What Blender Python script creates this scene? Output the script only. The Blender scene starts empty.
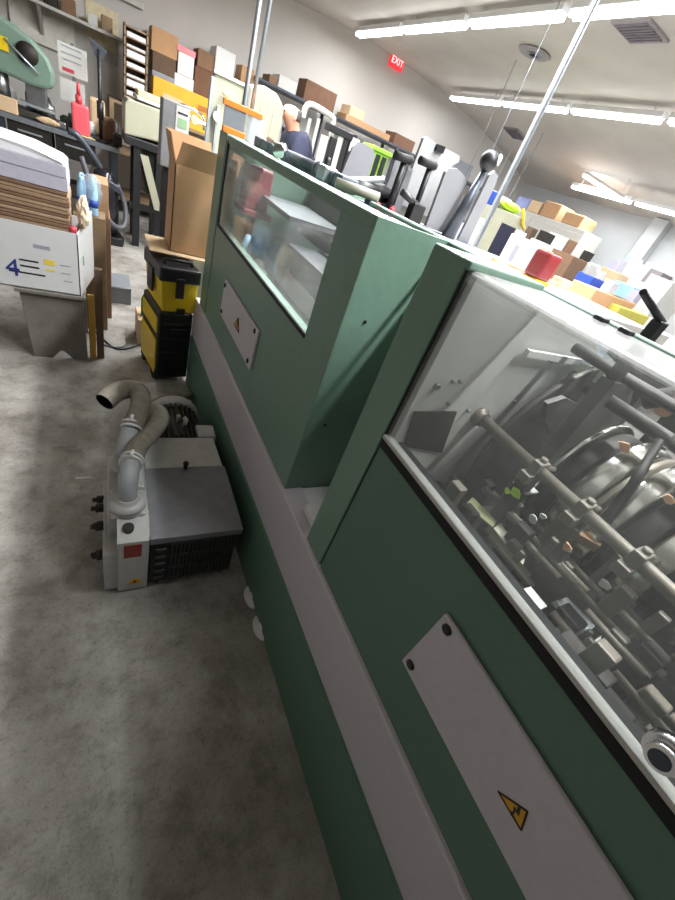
import bpy, bmesh, math, random
from mathutils import Vector, Matrix, Euler
C = bpy.context.scene.collection
SC = bpy.context.scene
PI = math.pi
rnd = random.Random(7)

# ---------------------------------------------------------------- camera
CX, CY, CZ = Vector((.85283787, -.03012404, .52130616)), Vector((-.41308148, -.64961812, .6382476)), Vector((.31942333, -.75966364, -.56646261))
FPX, EYE = 383.64, 1.55
cam_d = bpy.data.cameras.new('camera'); cam = bpy.data.objects.new('camera', cam_d); C.objects.link(cam)
cam_d.sensor_fit = 'VERTICAL'; cam_d.sensor_height = 36.0; cam_d.lens = 36.0 * FPX / 900.0
cam_d.clip_start = 0.02; cam_d.clip_end = 100
right = Vector((CX[0], CY[0], CZ[0])); down = Vector((CX[1], CY[1], CZ[1])); fwd = Vector((CX[2], CY[2], CZ[2]))
right.normalize(); fwd = (fwd - right * fwd.dot(right)).normalized(); up = right.cross(fwd)
cam.matrix_world = Matrix(((right[0], up[0], -fwd[0], 0), (right[1], up[1], -fwd[1], 0), (right[2], up[2], -fwd[2], EYE), (0, 0, 0, 1)))
SC.camera = cam
# ---------------------------------------------------------------- world, exposure
w = bpy.data.worlds.new('world'); SC.world = w; w.use_nodes = True
w.node_tree.nodes['Background'].inputs[0].default_value = (.8, .85, .9, 1); w.node_tree.nodes['Background'].inputs[1].default_value = .3
SC.view_settings.view_transform = 'Standard'; SC.view_settings.look = 'None'
SC.view_settings.gamma = 1; SC.view_settings.use_curve_mapping = False
SC.view_settings.exposure = 0.28
SC.cycles.max_bounces = 8; SC.cycles.transparent_max_bounces = 12; SC.cycles.sample_clamp_indirect = 6
TUBE_STRENGTH = 9.0      # the glowing fluorescent tubes
LAMP_POWER = 24.0        # watts of light thrown down by each fixture
AISLE_POWER = 62.0       # the row straight above the machine

# ---------------------------------------------------------------- pixel -> place
def ray(u, v):
    d = Vector((u - 337.5, v - 450.0, FPX)); return Vector((d.dot(CX), d.dot(CY), d.dot(CZ)))
def ony(u, v, y):
    r = ray(u, v); t = y / r[1]; return Vector((r[0] * t, y, EYE + r[2] * t))
def onx(u, v, x):
    r = ray(u, v); t = x / r[0]; return Vector((x, r[1] * t, EYE + r[2] * t))
def onz(u, v, z):
    r = ray(u, v); t = (z - EYE) / r[2]; return Vector((r[0] * t, r[1] * t, z))

# ---------------------------------------------------------------- materials
def lin(h):
    h = h.lstrip('#'); c = [int(h[i:i + 2], 16) / 255 for i in (0, 2, 4)]
    return tuple((x / 12.92 if x <= .04045 else ((x + .055) / 1.055) ** 2.4) for x in c) + (1,)
MATS = {}
def mat(name, h, rough=.5, metal=0, var=.12, scale=12, bump=0, spec=.5, coat=0):
    if name in MATS: return MATS[name]
    m = bpy.data.materials.new(name); m.use_nodes = True; nt = m.node_tree; n = nt.nodes; L = nt.links
    b = n['Principled BSDF']; b.inputs['Roughness'].default_value = rough; b.inputs['Metallic'].default_value = metal
    b.inputs['Specular IOR Level'].default_value = spec; b.inputs['Coat Weight'].default_value = coat
    c = lin(h)
    tc = n.new('ShaderNodeTexCoord'); nz = n.new('ShaderNodeTexNoise'); nz.inputs['Scale'].default_value = scale
    nz.inputs['Detail'].default_value = 5; nz.inputs['Roughness'].default_value = .6
    L.new(tc.outputs['Object'], nz.inputs['Vector'])
    r = n.new('ShaderNodeValToRGB'); r.color_ramp.elements[0].position = .3; r.color_ramp.elements[1].position = .7
    r.color_ramp.elements[0].color = tuple(max(0, x * (1 - var)) for x in c[:3]) + (1,)
    r.color_ramp.elements[1].color = tuple(min(1, x * (1 + var)) for x in c[:3]) + (1,)
    L.new(nz.outputs['Fac'], r.inputs['Fac']); L.new(r.outputs['Color'], b.inputs['Base Color'])
    if bump:
        bp = n.new('ShaderNodeBump'); bp.inputs['Strength'].default_value = bump; bp.inputs['Distance'].default_value = .01
        n2 = n.new('ShaderNodeTexNoise'); n2.inputs['Scale'].default_value = scale * 6; L.new(tc.outputs['Object'], n2.inputs['Vector'])
        L.new(n2.outputs['Fac'], bp.inputs['Height']); L.new(bp.outputs['Normal'], b.inputs['Normal'])
    MATS[name] = m; return m
def emat(name, h, s):
    if name in MATS: return MATS[name]
    m = bpy.data.materials.new(name); m.use_nodes = True; n = m.node_tree.nodes
    b = n['Principled BSDF']; b.inputs['Base Color'].default_value = lin(h)
    b.inputs['Emission Color'].default_value = lin(h); b.inputs['Emission Strength'].default_value = s
    MATS[name] = m; return m
def acrylic(name, dust, top_dust, scale=9, tint=(.93, .95, .95)):
    m = bpy.data.materials.new(name); m.use_nodes = True; nt = m.node_tree; n = nt.nodes; L = nt.links
    n.remove(n['Principled BSDF']); out = n['Material Output']
    tr = n.new('ShaderNodeBsdfTransparent'); tr.inputs[0].default_value = tint + (1,)
    gl = n.new('ShaderNodeBsdfGlossy'); gl.inputs['Roughness'].default_value = .06
    fr = n.new('ShaderNodeFresnel'); fr.inputs[0].default_value = 1.45
    gb = n.new('ShaderNodeNewGeometry'); nb = n.new('ShaderNodeMath'); nb.operation = 'SUBTRACT'; nb.inputs[0].default_value = 1; L.new(gb.outputs['Backfacing'], nb.inputs[1])
    fm = n.new('ShaderNodeMath'); fm.operation = 'MULTIPLY'; L.new(fr.outputs[0], fm.inputs[0]); L.new(nb.outputs[0], fm.inputs[1])
    m1 = n.new('ShaderNodeMixShader'); L.new(fm.outputs[0], m1.inputs[0]); L.new(tr.outputs[0], m1.inputs[1]); L.new(gl.outputs[0], m1.inputs[2])
    df = n.new('ShaderNodeBsdfDiffuse'); df.inputs[0].default_value = (.72, .72, .70, 1)
    tl = n.new('ShaderNodeBsdfTranslucent'); tl.inputs[0].default_value = (.72, .72, .70, 1)
    md = n.new('ShaderNodeMixShader'); md.inputs[0].default_value = .5; L.new(df.outputs[0], md.inputs[1]); L.new(tl.outputs[0], md.inputs[2])
    tc = n.new('ShaderNodeTexCoord'); nz = n.new('ShaderNodeTexNoise'); nz.inputs['Scale'].default_value = scale; nz.inputs['Detail'].default_value = 6
    L.new(tc.outputs['Object'], nz.inputs['Vector'])
    ge = n.new('ShaderNodeNewGeometry'); sp = n.new('ShaderNodeSeparateXYZ'); L.new(ge.outputs['Normal'], sp.inputs[0])
    up_ = n.new('ShaderNodeMath'); up_.operation = 'ABSOLUTE'; L.new(sp.outputs[2], up_.inputs[0])
    mr = n.new('ShaderNodeMapRange'); mr.inputs['To Min'].default_value = dust; mr.inputs['To Max'].default_value = top_dust; L.new(up_.outputs[0], mr.inputs['Value'])
    mu = n.new('ShaderNodeMath'); mu.operation = 'MULTIPLY_ADD'; mu.inputs[1].default_value = .10; mu.inputs[2].default_value = -.05
    L.new(nz.outputs['Fac'], mu.inputs[0])
    ad = n.new('ShaderNodeMath'); ad.operation = 'ADD'; ad.use_clamp = True; L.new(mr.outputs[0], ad.inputs[0]); L.new(mu.outputs[0], ad.inputs[1])
    m2 = n.new('ShaderNodeMixShader'); L.new(ad.outputs[0], m2.inputs[0]); L.new(m1.outputs[0], m2.inputs[1]); L.new(md.outputs[0], m2.inputs[2])
    L.new(m2.outputs[0], out.inputs[0]); MATS[name] = m; return m

GREEN = mat('machine_green', '739080', .42, 0, .05, 40, .05)
GREEN_D = mat('machine_green_panel', '587867', .5, 0, .05, 60, .08)
GREY = mat('machine_grey', 'c6c1c8', .45, 0, .04, 60, .05)
LGREY = mat('light_grey_paint', 'b9b7b1', .5, 0, .05, 15)
PALE = mat('pale_paint', 'c4c3be', .5, 0, .04, 15)
BLACK = mat('black_plastic', '1c1c1f', .45, 0, .15, 20)
RUBBER = mat('black_rubber', '141416', .7, 0, .1, 20)
SLATE = mat('slate_metal', '4a4f58', .4, .6, .15, 14)
STEEL = mat('steel', '9a9a9c', .3, .9, .12, 18)
DSTEEL = mat('dark_steel', '47443f', .5, .5, .25, 14)
SHAFT = mat('dull_shaft', '6f685d', .5, .3, .15, 20)
GUIDE = mat('guide_grey', '85868a', .45, .1, .04, 10)
BOARDW = mat('guide_board_pale', 'a3a3a3', .5, 0, .05, 10)
TABLEG = mat('table_grey', 'a8a49e', .5, 0, .05, 10)
CHROME = mat('chrome', 'd8d8da', .12, 1, .03, 10)
GALV = mat('galvanised', 'b4bac0', .35, .7, .1, 20)
GALV_D = mat('galvanised_dull', '7b7f84', .5, .5, .1, 20)
WHITE = mat('white_plastic', 'd2d2d2', .45, 0, .03, 12)
PAPER = mat('white_paper', 'd8d7da', .8, 0, .03, 10)
PAPER_D = mat('grey_paper', 'b9b6c4', .8, 0, .08, 40)
CARD = mat('cardboard', 'b08a66', .85, 0, .06, 14)
CARD_D = mat('cardboard_dark', '7d604a', .85, 0, .1, 14)
CARD_L = mat('cardboard_light', 'cdb18f', .85, 0, .06, 14)
OAK = mat('worn_wood', '8a7358', .7, 0, .25, 8)
GWOOD = mat('grey_wood', '736e67', .75, 0, .18, 9, .2)
YELLOW = mat('yellow_plastic', 'e3c319', .45, 0, .05, 10)
AMBER = mat('amber_card', 'd9a02c', .7, 0, .1, 6)
ORANGE = mat('orange_plastic', 'f07a22', .4, 0, .04, 10)
RED = mat('red_plastic', 'c3404a', .4, 0, .06, 10)
PINK = mat('pink_plastic', 'f0626c', .35, 0, .06, 8)
LIME = mat('lime_plastic', 'c4f03c', .4, 0, .05, 10)
BLUE = mat('blue_print', '2d4fae', .5, 0, .08, 10)
SKYB = mat('pale_blue', '9cc4de', .4, 0, .08, 10)
NAVY = mat('navy_cloth', '23253a', .9, 0, .15, 20)
SKIN = mat('skin', 'd09a80', .55, 0, .06, 20)
HAIR = mat('grey_hair', '4b4543', .8, 0, .2, 40)
CREAM = mat('cream_enamel', '918f80', .45, 0, .05, 8)
BEIGE = mat('beige_enamel', 'a9a893', .5, 0, .05, 8)
LILAC = mat('lilac_paper', 'b3aecd', .8, 0, .06, 20)
HOSE = mat('hose', '7d776b', .75, 0, .2, 30, .3)
PUMPG = mat('pump_grey', 'b5b4b2', .5, .1, .1, 20, .1)
PUMPD = mat('pump_hood_grey', '77767b', .6, 0, .12, 16, .1)
GRIME = mat('grimy_iron', '2c2824', .6, .4, .3, 18)
BROWN = mat('brown_board', '5d4a3a', .8, 0, .15, 10)
PEACH = mat('peach_card', 'e2b08a', .8, 0, .06, 10)
CLEAR = acrylic('dusty_acrylic', .06, .36)
CLEAR2 = acrylic('hazy_acrylic', .20, .5, 5, (.9, .93, .92))
FILM = acrylic('clear_film', .35, .35, 6, (.8, .88, .95))

# ---------------------------------------------------------------- mesh helpers
class MB:
    def __init__(s): s.bm = bmesh.new()
    def _xf(s, vs, M):
        if M is not None: bmesh.ops.transform(s.bm, matrix=M, verts=vs)
    def box(s, x0, x1, y0, y1, z0, z1, bev=0, M=None, seg=2):
        if x0 > x1: x0, x1 = x1, x0
        if y0 > y1: y0, y1 = y1, y0
        if z0 > z1: z0, z1 = z1, z0
        t = bmesh.new(); r = bmesh.ops.create_cube(t, size=1)
        for v in t.verts: v.co = Vector(((x0 + x1) / 2 + v.co.x * (x1 - x0), (y0 + y1) / 2 + v.co.y * (y1 - y0), (z0 + z1) / 2 + v.co.z * (z1 - z0)))
        if bev: bmesh.ops.bevel(t, geom=t.edges[:], offset=min(bev, .45 * min(x1 - x0, y1 - y0, z1 - z0)), segments=seg, affect='EDGES', profile=.5)
        return s._merge(t, M)
    def _merge(s, t, M=None):
        if M is not None: bmesh.ops.transform(t, matrix=M, verts=t.verts[:])
        me = bpy.data.meshes.new('tmp'); t.to_mesh(me); t.free(); s.bm.from_mesh(me); bpy.data.meshes.remove(me); return s
    def prism(s, pts, ext, bev=0):
        t = bmesh.new(); vs = [t.verts.new(Vector(p)) for p in pts]; f = t.faces.new(vs)
        r = bmesh.ops.extrude_face_region(t, geom=[f]); nv = [g for g in r['geom'] if isinstance(g, bmesh.types.BMVert)]
        bmesh.ops.translate(t, vec=Vector(ext), verts=nv); bmesh.ops.recalc_face_normals(t, faces=t.faces[:])
        if bev: bmesh.ops.bevel(t, geom=t.edges[:], offset=bev, segments=2, affect='EDGES', profile=.5)
        return s._merge(t)
    def tube(s, pts, r, n=14, cap=True, smooth=True):
        pts = [Vector(p) for p in pts]; rs = r if isinstance(r, (list, tuple)) else [r] * len(pts)
        t = bmesh.new(); rings = []; prev = None
        for i, p in enumerate(pts):
            d = (pts[min(i + 1, len(pts) - 1)] - pts[max(i - 1, 0)]).normalized()
            if prev is None:
                a = Vector((0, 0, 1)) if abs(d.z) < .9 else Vector((1, 0, 0)); u = d.cross(a).normalized()
            else: u = (prev - d * prev.dot(d)).normalized()
            prev = u; v = d.cross(u)
            rings.append([t.verts.new(p + (u * math.cos(2 * PI * k / n) + v * math.sin(2 * PI * k / n)) * rs[i]) for k in range(n)])
        for a, b in zip(rings, rings[1:]):
            for k in range(n):
                f = t.faces.new((a[k], a[(k + 1) % n], b[(k + 1) % n], b[k])); f.smooth = smooth
        if cap: t.faces.new(rings[0][::-1]); t.faces.new(rings[-1])
        bmesh.ops.recalc_face_normals(t, faces=t.faces[:])
        return s._merge(t)
    def cyl(s, p0, p1, r, r1=None, n=20): return s.tube([p0, p1], [r, r if r1 is None else r1], n)
    def lathe(s, prof, M=None, n=24):
        t = bmesh.new(); rings = []
        for (r, z) in prof: rings.append([t.verts.new((max(r, 1e-4) * math.cos(2 * PI * k / n), max(r, 1e-4) * math.sin(2 * PI * k / n), z)) for k in range(n)])
        for a, b in zip(rings, rings[1:]):
            for k in range(n):
                f = t.faces.new((a[k], a[(k + 1) % n], b[(k + 1) % n], b[k])); f.smooth = True
        t.faces.new(rings[0][::-1]); t.faces.new(rings[-1]); bmesh.ops.recalc_face_normals(t, faces=t.faces[:])
        return s._merge(t, M)
    def ball(s, c, r, sc=(1, 1, 1), n=20):
        t = bmesh.new(); bmesh.ops.create_uvsphere(t, u_segments=n, v_segments=n // 2 + 2, radius=1)
        for f in t.faces: f.smooth = True
        for v in t.verts: v.co = Vector((c[0] + v.co.x * r * sc[0], c[1] + v.co.y * r * sc[1], c[2] + v.co.z * r * sc[2]))
        return s._merge(t)

def new(name, me):
    o = bpy.data.objects.new(name, me); C.objects.link(o); return o
def props(o, label=None, cat=None, group=None, kind=None):
    for k, v in (('label', label), ('category', cat), ('group', group), ('kind', kind)):
        if v: o[k] = v
    return o
ORG = {}
def thing(name, label, cat, loc, rz=0, group=None, local=False):
    o = new(name, None); o.location = loc; o.rotation_euler = (0, 0, rz); o.empty_display_size = .1
    props(o, label, cat, group); ORG[o] = Vector((0, 0, 0)) if local else Vector(loc); return o
def part(name, mb, m, parent, label=None, kind=None):
    me = bpy.data.meshes.new(name); org = ORG[parent]
    if org.length: bmesh.ops.translate(mb.bm, vec=-org, verts=mb.bm.verts[:])
    mb.bm.to_mesh(me); mb.bm.free(); me.materials.append(m)
    o = new(name, me); o.parent = parent; ORG[o] = org; props(o, label, kind=kind); return o
def solo(name, mb, m, label=None, cat=None, group=None, kind=None, origin=None):
    me = bpy.data.meshes.new(name); vs = mb.bm.verts
    if kind == 'structure': org = Vector((0, 0, 0))
    else:
        lo = [min(v.co[i] for v in vs) for i in range(3)]; hi = [max(v.co[i] for v in vs) for i in range(3)]
        org = Vector(((lo[0] + hi[0]) / 2, (lo[1] + hi[1]) / 2, lo[2])) if origin is None else Vector(origin)
    bmesh.ops.translate(mb.bm, vec=-org, verts=vs[:]); mb.bm.to_mesh(me); mb.bm.free(); me.materials.append(m)
    o = new(name, me); o.location = org; ORG[o] = org; props(o, label, cat, group, kind); return o
def dup(o, loc, rz=None, label=None):
    r = o.copy(); C.objects.link(r); r.location = loc
    if rz is not None: r.rotation_euler = (0, 0, rz)
    if label: r['label'] = label
    for ch in list(o.children):
        c = ch.copy(); C.objects.link(c); c.parent = r
        for g in list(ch.children):
            d = g.copy(); C.objects.link(d); d.parent = c
    return r
def catmull(P, k=6):
    P = [Vector(p) for p in P]; Q = [P[0] * 2 - P[1]] + P + [P[-1] * 2 - P[-2]]; out = []
    for i in range(1, len(Q) - 2):
        a, b, c, d = Q[i - 1:i + 3]
        for j in range(k):
            t = j / k; out.append(.5 * ((2 * b) + (c - a) * t + (2 * a - 5 * b + 4 * c - d) * t * t + (3 * b - a - 3 * c + d) * t ** 3))
    out.append(P[-1]); return out
def text(name, body, size, loc, rot, m, parent, ext=.001):
    cu = bpy.data.curves.new(name, 'FONT'); cu.body = body; cu.size = size; cu.extrude = ext; cu.align_x = 'CENTER'; cu.align_y = 'CENTER'
    tmp = bpy.data.objects.new('tmp', cu); C.objects.link(tmp); dg = bpy.context.evaluated_depsgraph_get()
    me = bpy.data.meshes.new_from_object(tmp.evaluated_get(dg)); bpy.data.objects.remove(tmp); bpy.data.curves.remove(cu); me.name = name
    me.materials.clear(); me.materials.append(m); o = new(name, me); o.parent = parent; o.location = Vector(loc) - ORG[parent]; o.rotation_euler = rot; ORG[o] = ORG[parent]; return o

# ---------------------------------------------------------------- setting
def ceil_z(x): return 3.22 - .03 * (x - 4.2) ** 2
XL, XR, YF, YB = -2.2, 8.7, -3.0, 8.0
def floor_mat():
    m = bpy.data.materials.new('concrete_floor'); m.use_nodes = True; nt = m.node_tree; n = nt.nodes; L = nt.links; b = n['Principled BSDF']
    tc = n.new('ShaderNodeTexCoord')
    def noise(s, d=6, r=.6):
        z = n.new('ShaderNodeTexNoise'); z.inputs['Scale'].default_value = s; z.inputs['Detail'].default_value = d; z.inputs['Roughness'].default_value = r
        L.new(tc.outputs['Object'], z.inputs['Vector']); return z
    def ramp(z, p0, p1, c0, c1):
        r = n.new('ShaderNodeValToRGB'); r.color_ramp.elements[0].position = p0; r.color_ramp.elements[1].position = p1
        r.color_ramp.elements[0].color = c0; r.color_ramp.elements[1].color = c1; L.new(z.outputs['Fac'], r.inputs['Fac']); return r
    def mul(a, bb, f=1):
        x = n.new('ShaderNodeMixRGB'); x.blend_type = 'MULTIPLY'; x.inputs[0].default_value = f; L.new(a.outputs[0], x.inputs[1]); L.new(bb.outputs[0], x.inputs[2]); return x
    base = ramp(noise(2.2, 8), .3, .7, lin('9a9690'), lin('b5b2ac'))
    blot = ramp(noise(7, 7, .7), .36, .52, (.55, .53, .51, 1), (1, 1, 1, 1))
    speck = ramp(noise(60, 3, .7), .34, .46, (.6, .58, .55, 1), (1, 1, 1, 1))
    fine = ramp(noise(160, 3, .6), .3, .7, (.8, .8, .8, 1), (1.1, 1.1, 1.1, 1))
    stain = ramp(noise(1.1, 5, .65), .38, .6, (.58, .55, .52, 1), (1, 1, 1, 1))
    c = mul(mul(mul(mul(base, blot, .8), speck, .6), fine, .8), stain, .85); L.new(c.outputs[0], b.inputs['Base Color'])
    b.inputs['Roughness'].default_value = .65
    bp = n.new('ShaderNodeBump'); bp.inputs['Strength'].default_value = .25; bp.inputs['Distance'].default_value = .004
    L.new(noise(40).outputs['Fac'], bp.inputs['Height']); L.new(bp.outputs['Normal'], b.inputs['Normal']); return m
solo('floor', MB().box(XL, XR, YF, YB, -.1, 0), floor_mat(), kind='structure')
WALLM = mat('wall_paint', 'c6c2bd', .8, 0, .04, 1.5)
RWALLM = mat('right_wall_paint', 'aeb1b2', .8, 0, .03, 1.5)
def wall_y(name, y0, y1, m):
    pts = [(XL, y0, 0), (XR, y0, 0)] + [(XR + (XL - XR) * i / 24, y0, ceil_z(XR + (XL - XR) * i / 24) + .02) for i in range(25)]
    solo(name, MB().prism(pts, (0, y1 - y0, 0)), m, kind='structure')
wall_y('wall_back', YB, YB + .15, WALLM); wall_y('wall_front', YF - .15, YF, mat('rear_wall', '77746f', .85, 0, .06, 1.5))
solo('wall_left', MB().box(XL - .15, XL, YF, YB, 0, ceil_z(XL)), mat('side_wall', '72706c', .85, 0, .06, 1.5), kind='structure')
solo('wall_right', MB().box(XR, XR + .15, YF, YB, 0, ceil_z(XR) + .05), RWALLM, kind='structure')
pts = [(XL - .15 + (XR - XL + .3) * i / 40, YF - .15, 0) for i in range(41)]
pts = [(x, y, ceil_z(x)) for x, y, _ in pts]
for k in range(0, 40, 4):
    q = pts[k:k + 5]; solo('ceiling', MB().prism(q + [(x, y, z + .10) for x, y, z in q[::-1]], (0, YB - YF + .3, 0)), mat('ceiling_paint', 'c9c4bd', .85, 0, .10, 1.1), kind='structure')
solo('trim_1', MB().box(8.5, XR, 4.45, 4.72, 0, ceil_z(8.6), .01), RWALLM, kind='structure')
bb = MB().box(XL, XR, YB - .02, YB, 0, .1); solo('baseboard_back', bb, BLACK, kind='structure')

# ---------------------------------------------------------------- fluorescent fixtures
TUBE = emat('lit_tube', 'fbfdff', TUBE_STRENGTH)
def fixture(name, label, x, y0, z, L=1.22, group=None, power=None):
    t = thing(name, label, 'ceiling light', (x, y0 + L / 2, z), 0, group)
    h = MB().box(x - .05, x + .05, y0, y0 + L, z + .02, z + .07, .006)
    h.box(x - .004, x + .004, y0 + .15, y0 + .158, z + .07, ceil_z(x) + .01); h.box(x - .004, x + .004, y0 + L - .158, y0 + L - .15, z + .07, ceil_z(x) + .01)
    part('housing', h, WHITE, t)
    for s in (-.028, .028): part('tube', MB().cyl((x + s, y0 + .02, z), (x + s, y0 + L - .02, z), .022, n=10), TUBE, t)
    ld = bpy.data.lights.new('lamp', 'AREA'); ld.shape = 'RECTANGLE'; ld.size = .1; ld.size_y = L - .06; ld.energy = power or LAMP_POWER; ld.color = (.97, .985, 1)
    lo = bpy.data.objects.new('lamp', ld); C.objects.link(lo); lo.parent = t; lo.location = (0, 0, -.026)
    return t
row_names = {0: ('aisle', 1.32, 2.82), 1: ('near', 3.37, 3.08), 2: ('middle', 5.33, 3.04), 3: ('far', 7.6, 2.62)}
ordw = ['first', 'second', 'third', 'fourth', 'fifth', 'sixth']
for r, ends in ((0, (4.7, 3.4, 2.1, .8, -.5)), (1, (6.2, 4.9, 3.6, 2.3, 1.0, -.3)), (2, (6.16, 4.86, 3.56, 2.26, .96)), (3, (4.72, 3.42, 2.12, .82))):
    nm, x, z = row_names[r]
    for i, y in enumerate(ends):
        fixture('fluorescent_light', {0: 'fluorescent light in the row above the green machine, %s from the back wall',
                1: 'fluorescent light in the topmost row by the exit sign, %s from back wall',
                2: 'fluorescent light in the middle ceiling row, %s from the back wall',
                3: 'fluorescent light in the low row by the right wall, %s from the corner'}[r] % ordw[i], x, y, z, group='rows of lit fluorescent ceiling lights', power=AISLE_POWER if r == 0 else LAMP_POWER)

# one fixture of the low row has come loose and hangs aslant, another lamp hangs low over the far corner
def slant(name, label, a, c, group='rows of lit fluorescent ceiling lights'):
    a, c = Vector(a), Vector(c); d = (c - a).normalized(); t = thing(name, label, 'ceiling light', (a + c) / 2, 0, group); s = d.cross(Vector((0, 0, 1))).normalized(); u = s.cross(d)
    b = MB().tube([a + u * .035, c + u * .035], .03, 4); 
    for p in (a.lerp(c, .1), a.lerp(c, .9)): b.tube([p + u * .03, (p.x, p.y, ceil_z(p.x) + .001)], .004, 5)
    part('housing', b, WHITE, t)
    for k in (-.028, .028): part('tube', MB().cyl(a + s * k, c + s * k, .022, n=10), TUBE, t)
slant('fluorescent_light', 'loose fluorescent light hanging aslant across the low row by the right wall', (7.5, 5.745, 2.80), (7.5, 4.82, 2.60))
slant('fluorescent_light', 'small fluorescent light hanging low in the far corner behind the lever', (6.77, 7.05, 2.10), (7.45, 7.05, 2.10))
# ---------------------------------------------------------------- green bindery machine
M = thing('saddle_stitching_machine', 'long green and grey bindery machine with clear hoods beside the aisle', 'machine', (1.0, .6, 0))
FX = .55
YN = -1.5      # end that runs past the viewer
b = MB().box(.527, 1.45, YN, 2.56, 0, .36); part('base_panel', b, GREEN_D, M)
b = MB().box(.537, .62, YN, 2.6, .345, .606, .006)
rail = part('grey_rail', b, GREY, M, 'grey kick rail along the base')
for y, z in ((.62, .26), (.70, .2), (.78, .27), (.66, .31)): part('bolt', MB().cyl((.524, y, z), (.530, y, z), .006, n=8), GALV_D, M)
# rear housing
b = MB()
b.box(FX, .60, .866, 2.34, .6, 1.104, .003)
b.box(FX, .60, .8655, 1.042, 1.103, 1.4875, 0)
b.box(FX, .60, 2.312, 2.34, 1.103, 1.487, 0)
b.box(FX - .0012, .64, .867, 2.34, 1.458, 1.4905, .006)
b.box(FX + .0015, .80, .8645, .885, .6, 1.489); b.box(.80, 1.45, .8645, .885, .6, 1.44)
b.box(.60, 1.45, 2.32, 2.34, .6, 1.487)
b.box(1.43, 1.45, .885, 2.32, .6, 1.20)
part('rear_housing', b, GREEN, M)
b = MB().box(FX - .004, .64, 2.346, 2.50, .6, 1.494, .004); part('hinged_end_door', b, GREEN, M)
for q in ((365, 322), (325, 425)):
    p = ony(*q, .864); part('screw', MB().cyl((p.x, .862, p.z), (p.x, .870, p.z), .005, n=10), BLACK, M)
b = MB().box(.56, 1.43, .89, 2.32, .95, .97); b.box(1.38, 1.43, .89, 2.32, .95, 1.2)
part('inner_deck', b, TABLEG, M)
b = MB().box(.552, .557, 1.04, 2.314, 1.108, 1.46); part('rear_window', b, CLEAR2, M)
b = MB().box(.546, .556, 1.04, 2.314, 1.100, 1.114, .002); b.box(.546, .556, 2.308, 2.318, 1.10, 1.47, .002); part('window_seal', b, RUBBER, M)
# things seen inside the rear housing, all machine assemblies
b = MB().box(.75, .95, 1.15, 1.75, 1.10, 1.20, .008); b.box(.73, .97, 1.12, 1.78, 1.20, 1.215, .004); part('delivery_tray', b, mat('tray_grey', '6b6c70', .5), M)
b = MB().box(.70, 1.2, 1.75, 2.25, 1.30, 1.32); b.box(1.0, 1.03, 1.0, 2.3, 1.18, 1.42); part('cross_member', b, mat('tray_grey', '6b6c70', .5), M)
b = MB().cyl((.72, .9, 1.02), (.72, 2.3, 1.02), .018); b.cyl((.9, .9, 1.27), (.9, 2.3, 1.27), .014); part('drive_shaft', b, STEEL, M)
b = MB().box(.62, .74, 2.15, 2.26, 1.24, 1.42, .01); b.box(.61, .75, 2.10, 2.28, 1.22, 1.245, .004); b.cyl((.68, 2.2, 1.0), (.68, 2.2, 1.23), .02); part('stitch_head', b, mat('dull_red', '8c4046', .5), M)
for k in range(5): part('oiler', MB().tube([(.62 + .035 * k, 2.0 + .03 * (k % 2), .97), (.62 + .035 * k, 2.0 + .03 * (k % 2), 1.12), (.62 + .035 * k, 2.0 + .03 * (k % 2), 1.16)], [.026, .026, .01], 10), SKYB, M)
b = MB().box(.64, .70, 1.80, 1.86, .97, 1.06, .01); b.cyl((.66, 1.78, 1.0), (.66, 1.72, 1.0), .02); b.ball((.66, 1.9, 1.06), .03); part('guide_block', b, LGREY, M)
b = MB().box(.66, .9, 1.1, 1.3, .97, 1.06, .005); part('motor_cover', b, GRIME, M)
# rear access plate
def warn(parent, tri, depth, bolt_scale=1.0):
    cx = [sum(p[i] for p in tri) / 3 for i in range(3)]
    tri = [Vector(p) for p in tri]; c = Vector(cx)
    s = part('warning_label', MB().prism(tri, (-depth, 0, 0)), mat('warning_amber', 'e0a21a', .45, 0, .03, 10), parent, 'amber triangular high-voltage label')
    up_, y_ = Vector((0, 0, 1)), Vector((0, 1, 0)); r = max((p - c).length for p in tri) * bolt_scale
    pts = [c + y_ * (a * r) + up_ * (e * r) + Vector((-depth - .0005, 0, 0)) for a, e in ((.02, .5), (-.22, .02), (-.03, .04), (-.12, -.30), (-.2, -.26), (-.08, -.48), (.05, -.22), (-.03, -.24), (.16, .14), (0, .12), (.14, .44))]
    part('lightning_mark', MB().prism(pts, (-.0006, 0, 0)), BLACK, s)
    bd = MB()
    for i in range(3):
        p, q = tri[i] + Vector((-depth - .0005, 0, 0)), tri[(i + 1) % 3] + Vector((-depth - .0005, 0, 0))
        p, q = p + (c - p) * .08, q + (c - q) * .08; bd.tube([p, q], r * .045, 6)
    part('label_border', bd, BLACK, s)
def plate(y0, y1, z0, z1, th, scr):
    b = MB().box(FX - th, FX, y0, y1, z0, z1, .004)
    p = part('access_plate', b, GREY, M, 'grey screwed access cover')
    for y, z in scr:
        b = MB().lathe([(.011, 0), (.011, .003), (.006, .006)], Matrix.Translation((FX - th, y, z)) @ Matrix.Rotation(-PI / 2, 4, 'Y'), 12)
        part('screw', b, BLACK, p)
    return p
p = plate(1.41, 1.985, .765, .945, .012, ((1.96, .92), (1.955, .79), (1.44, .93), (1.45, .79)))
warn(p, [(FX - .012, 1.715, .83), (FX - .012, 1.625, .83), (FX - .012, 1.67, .885)], .001)
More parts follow.
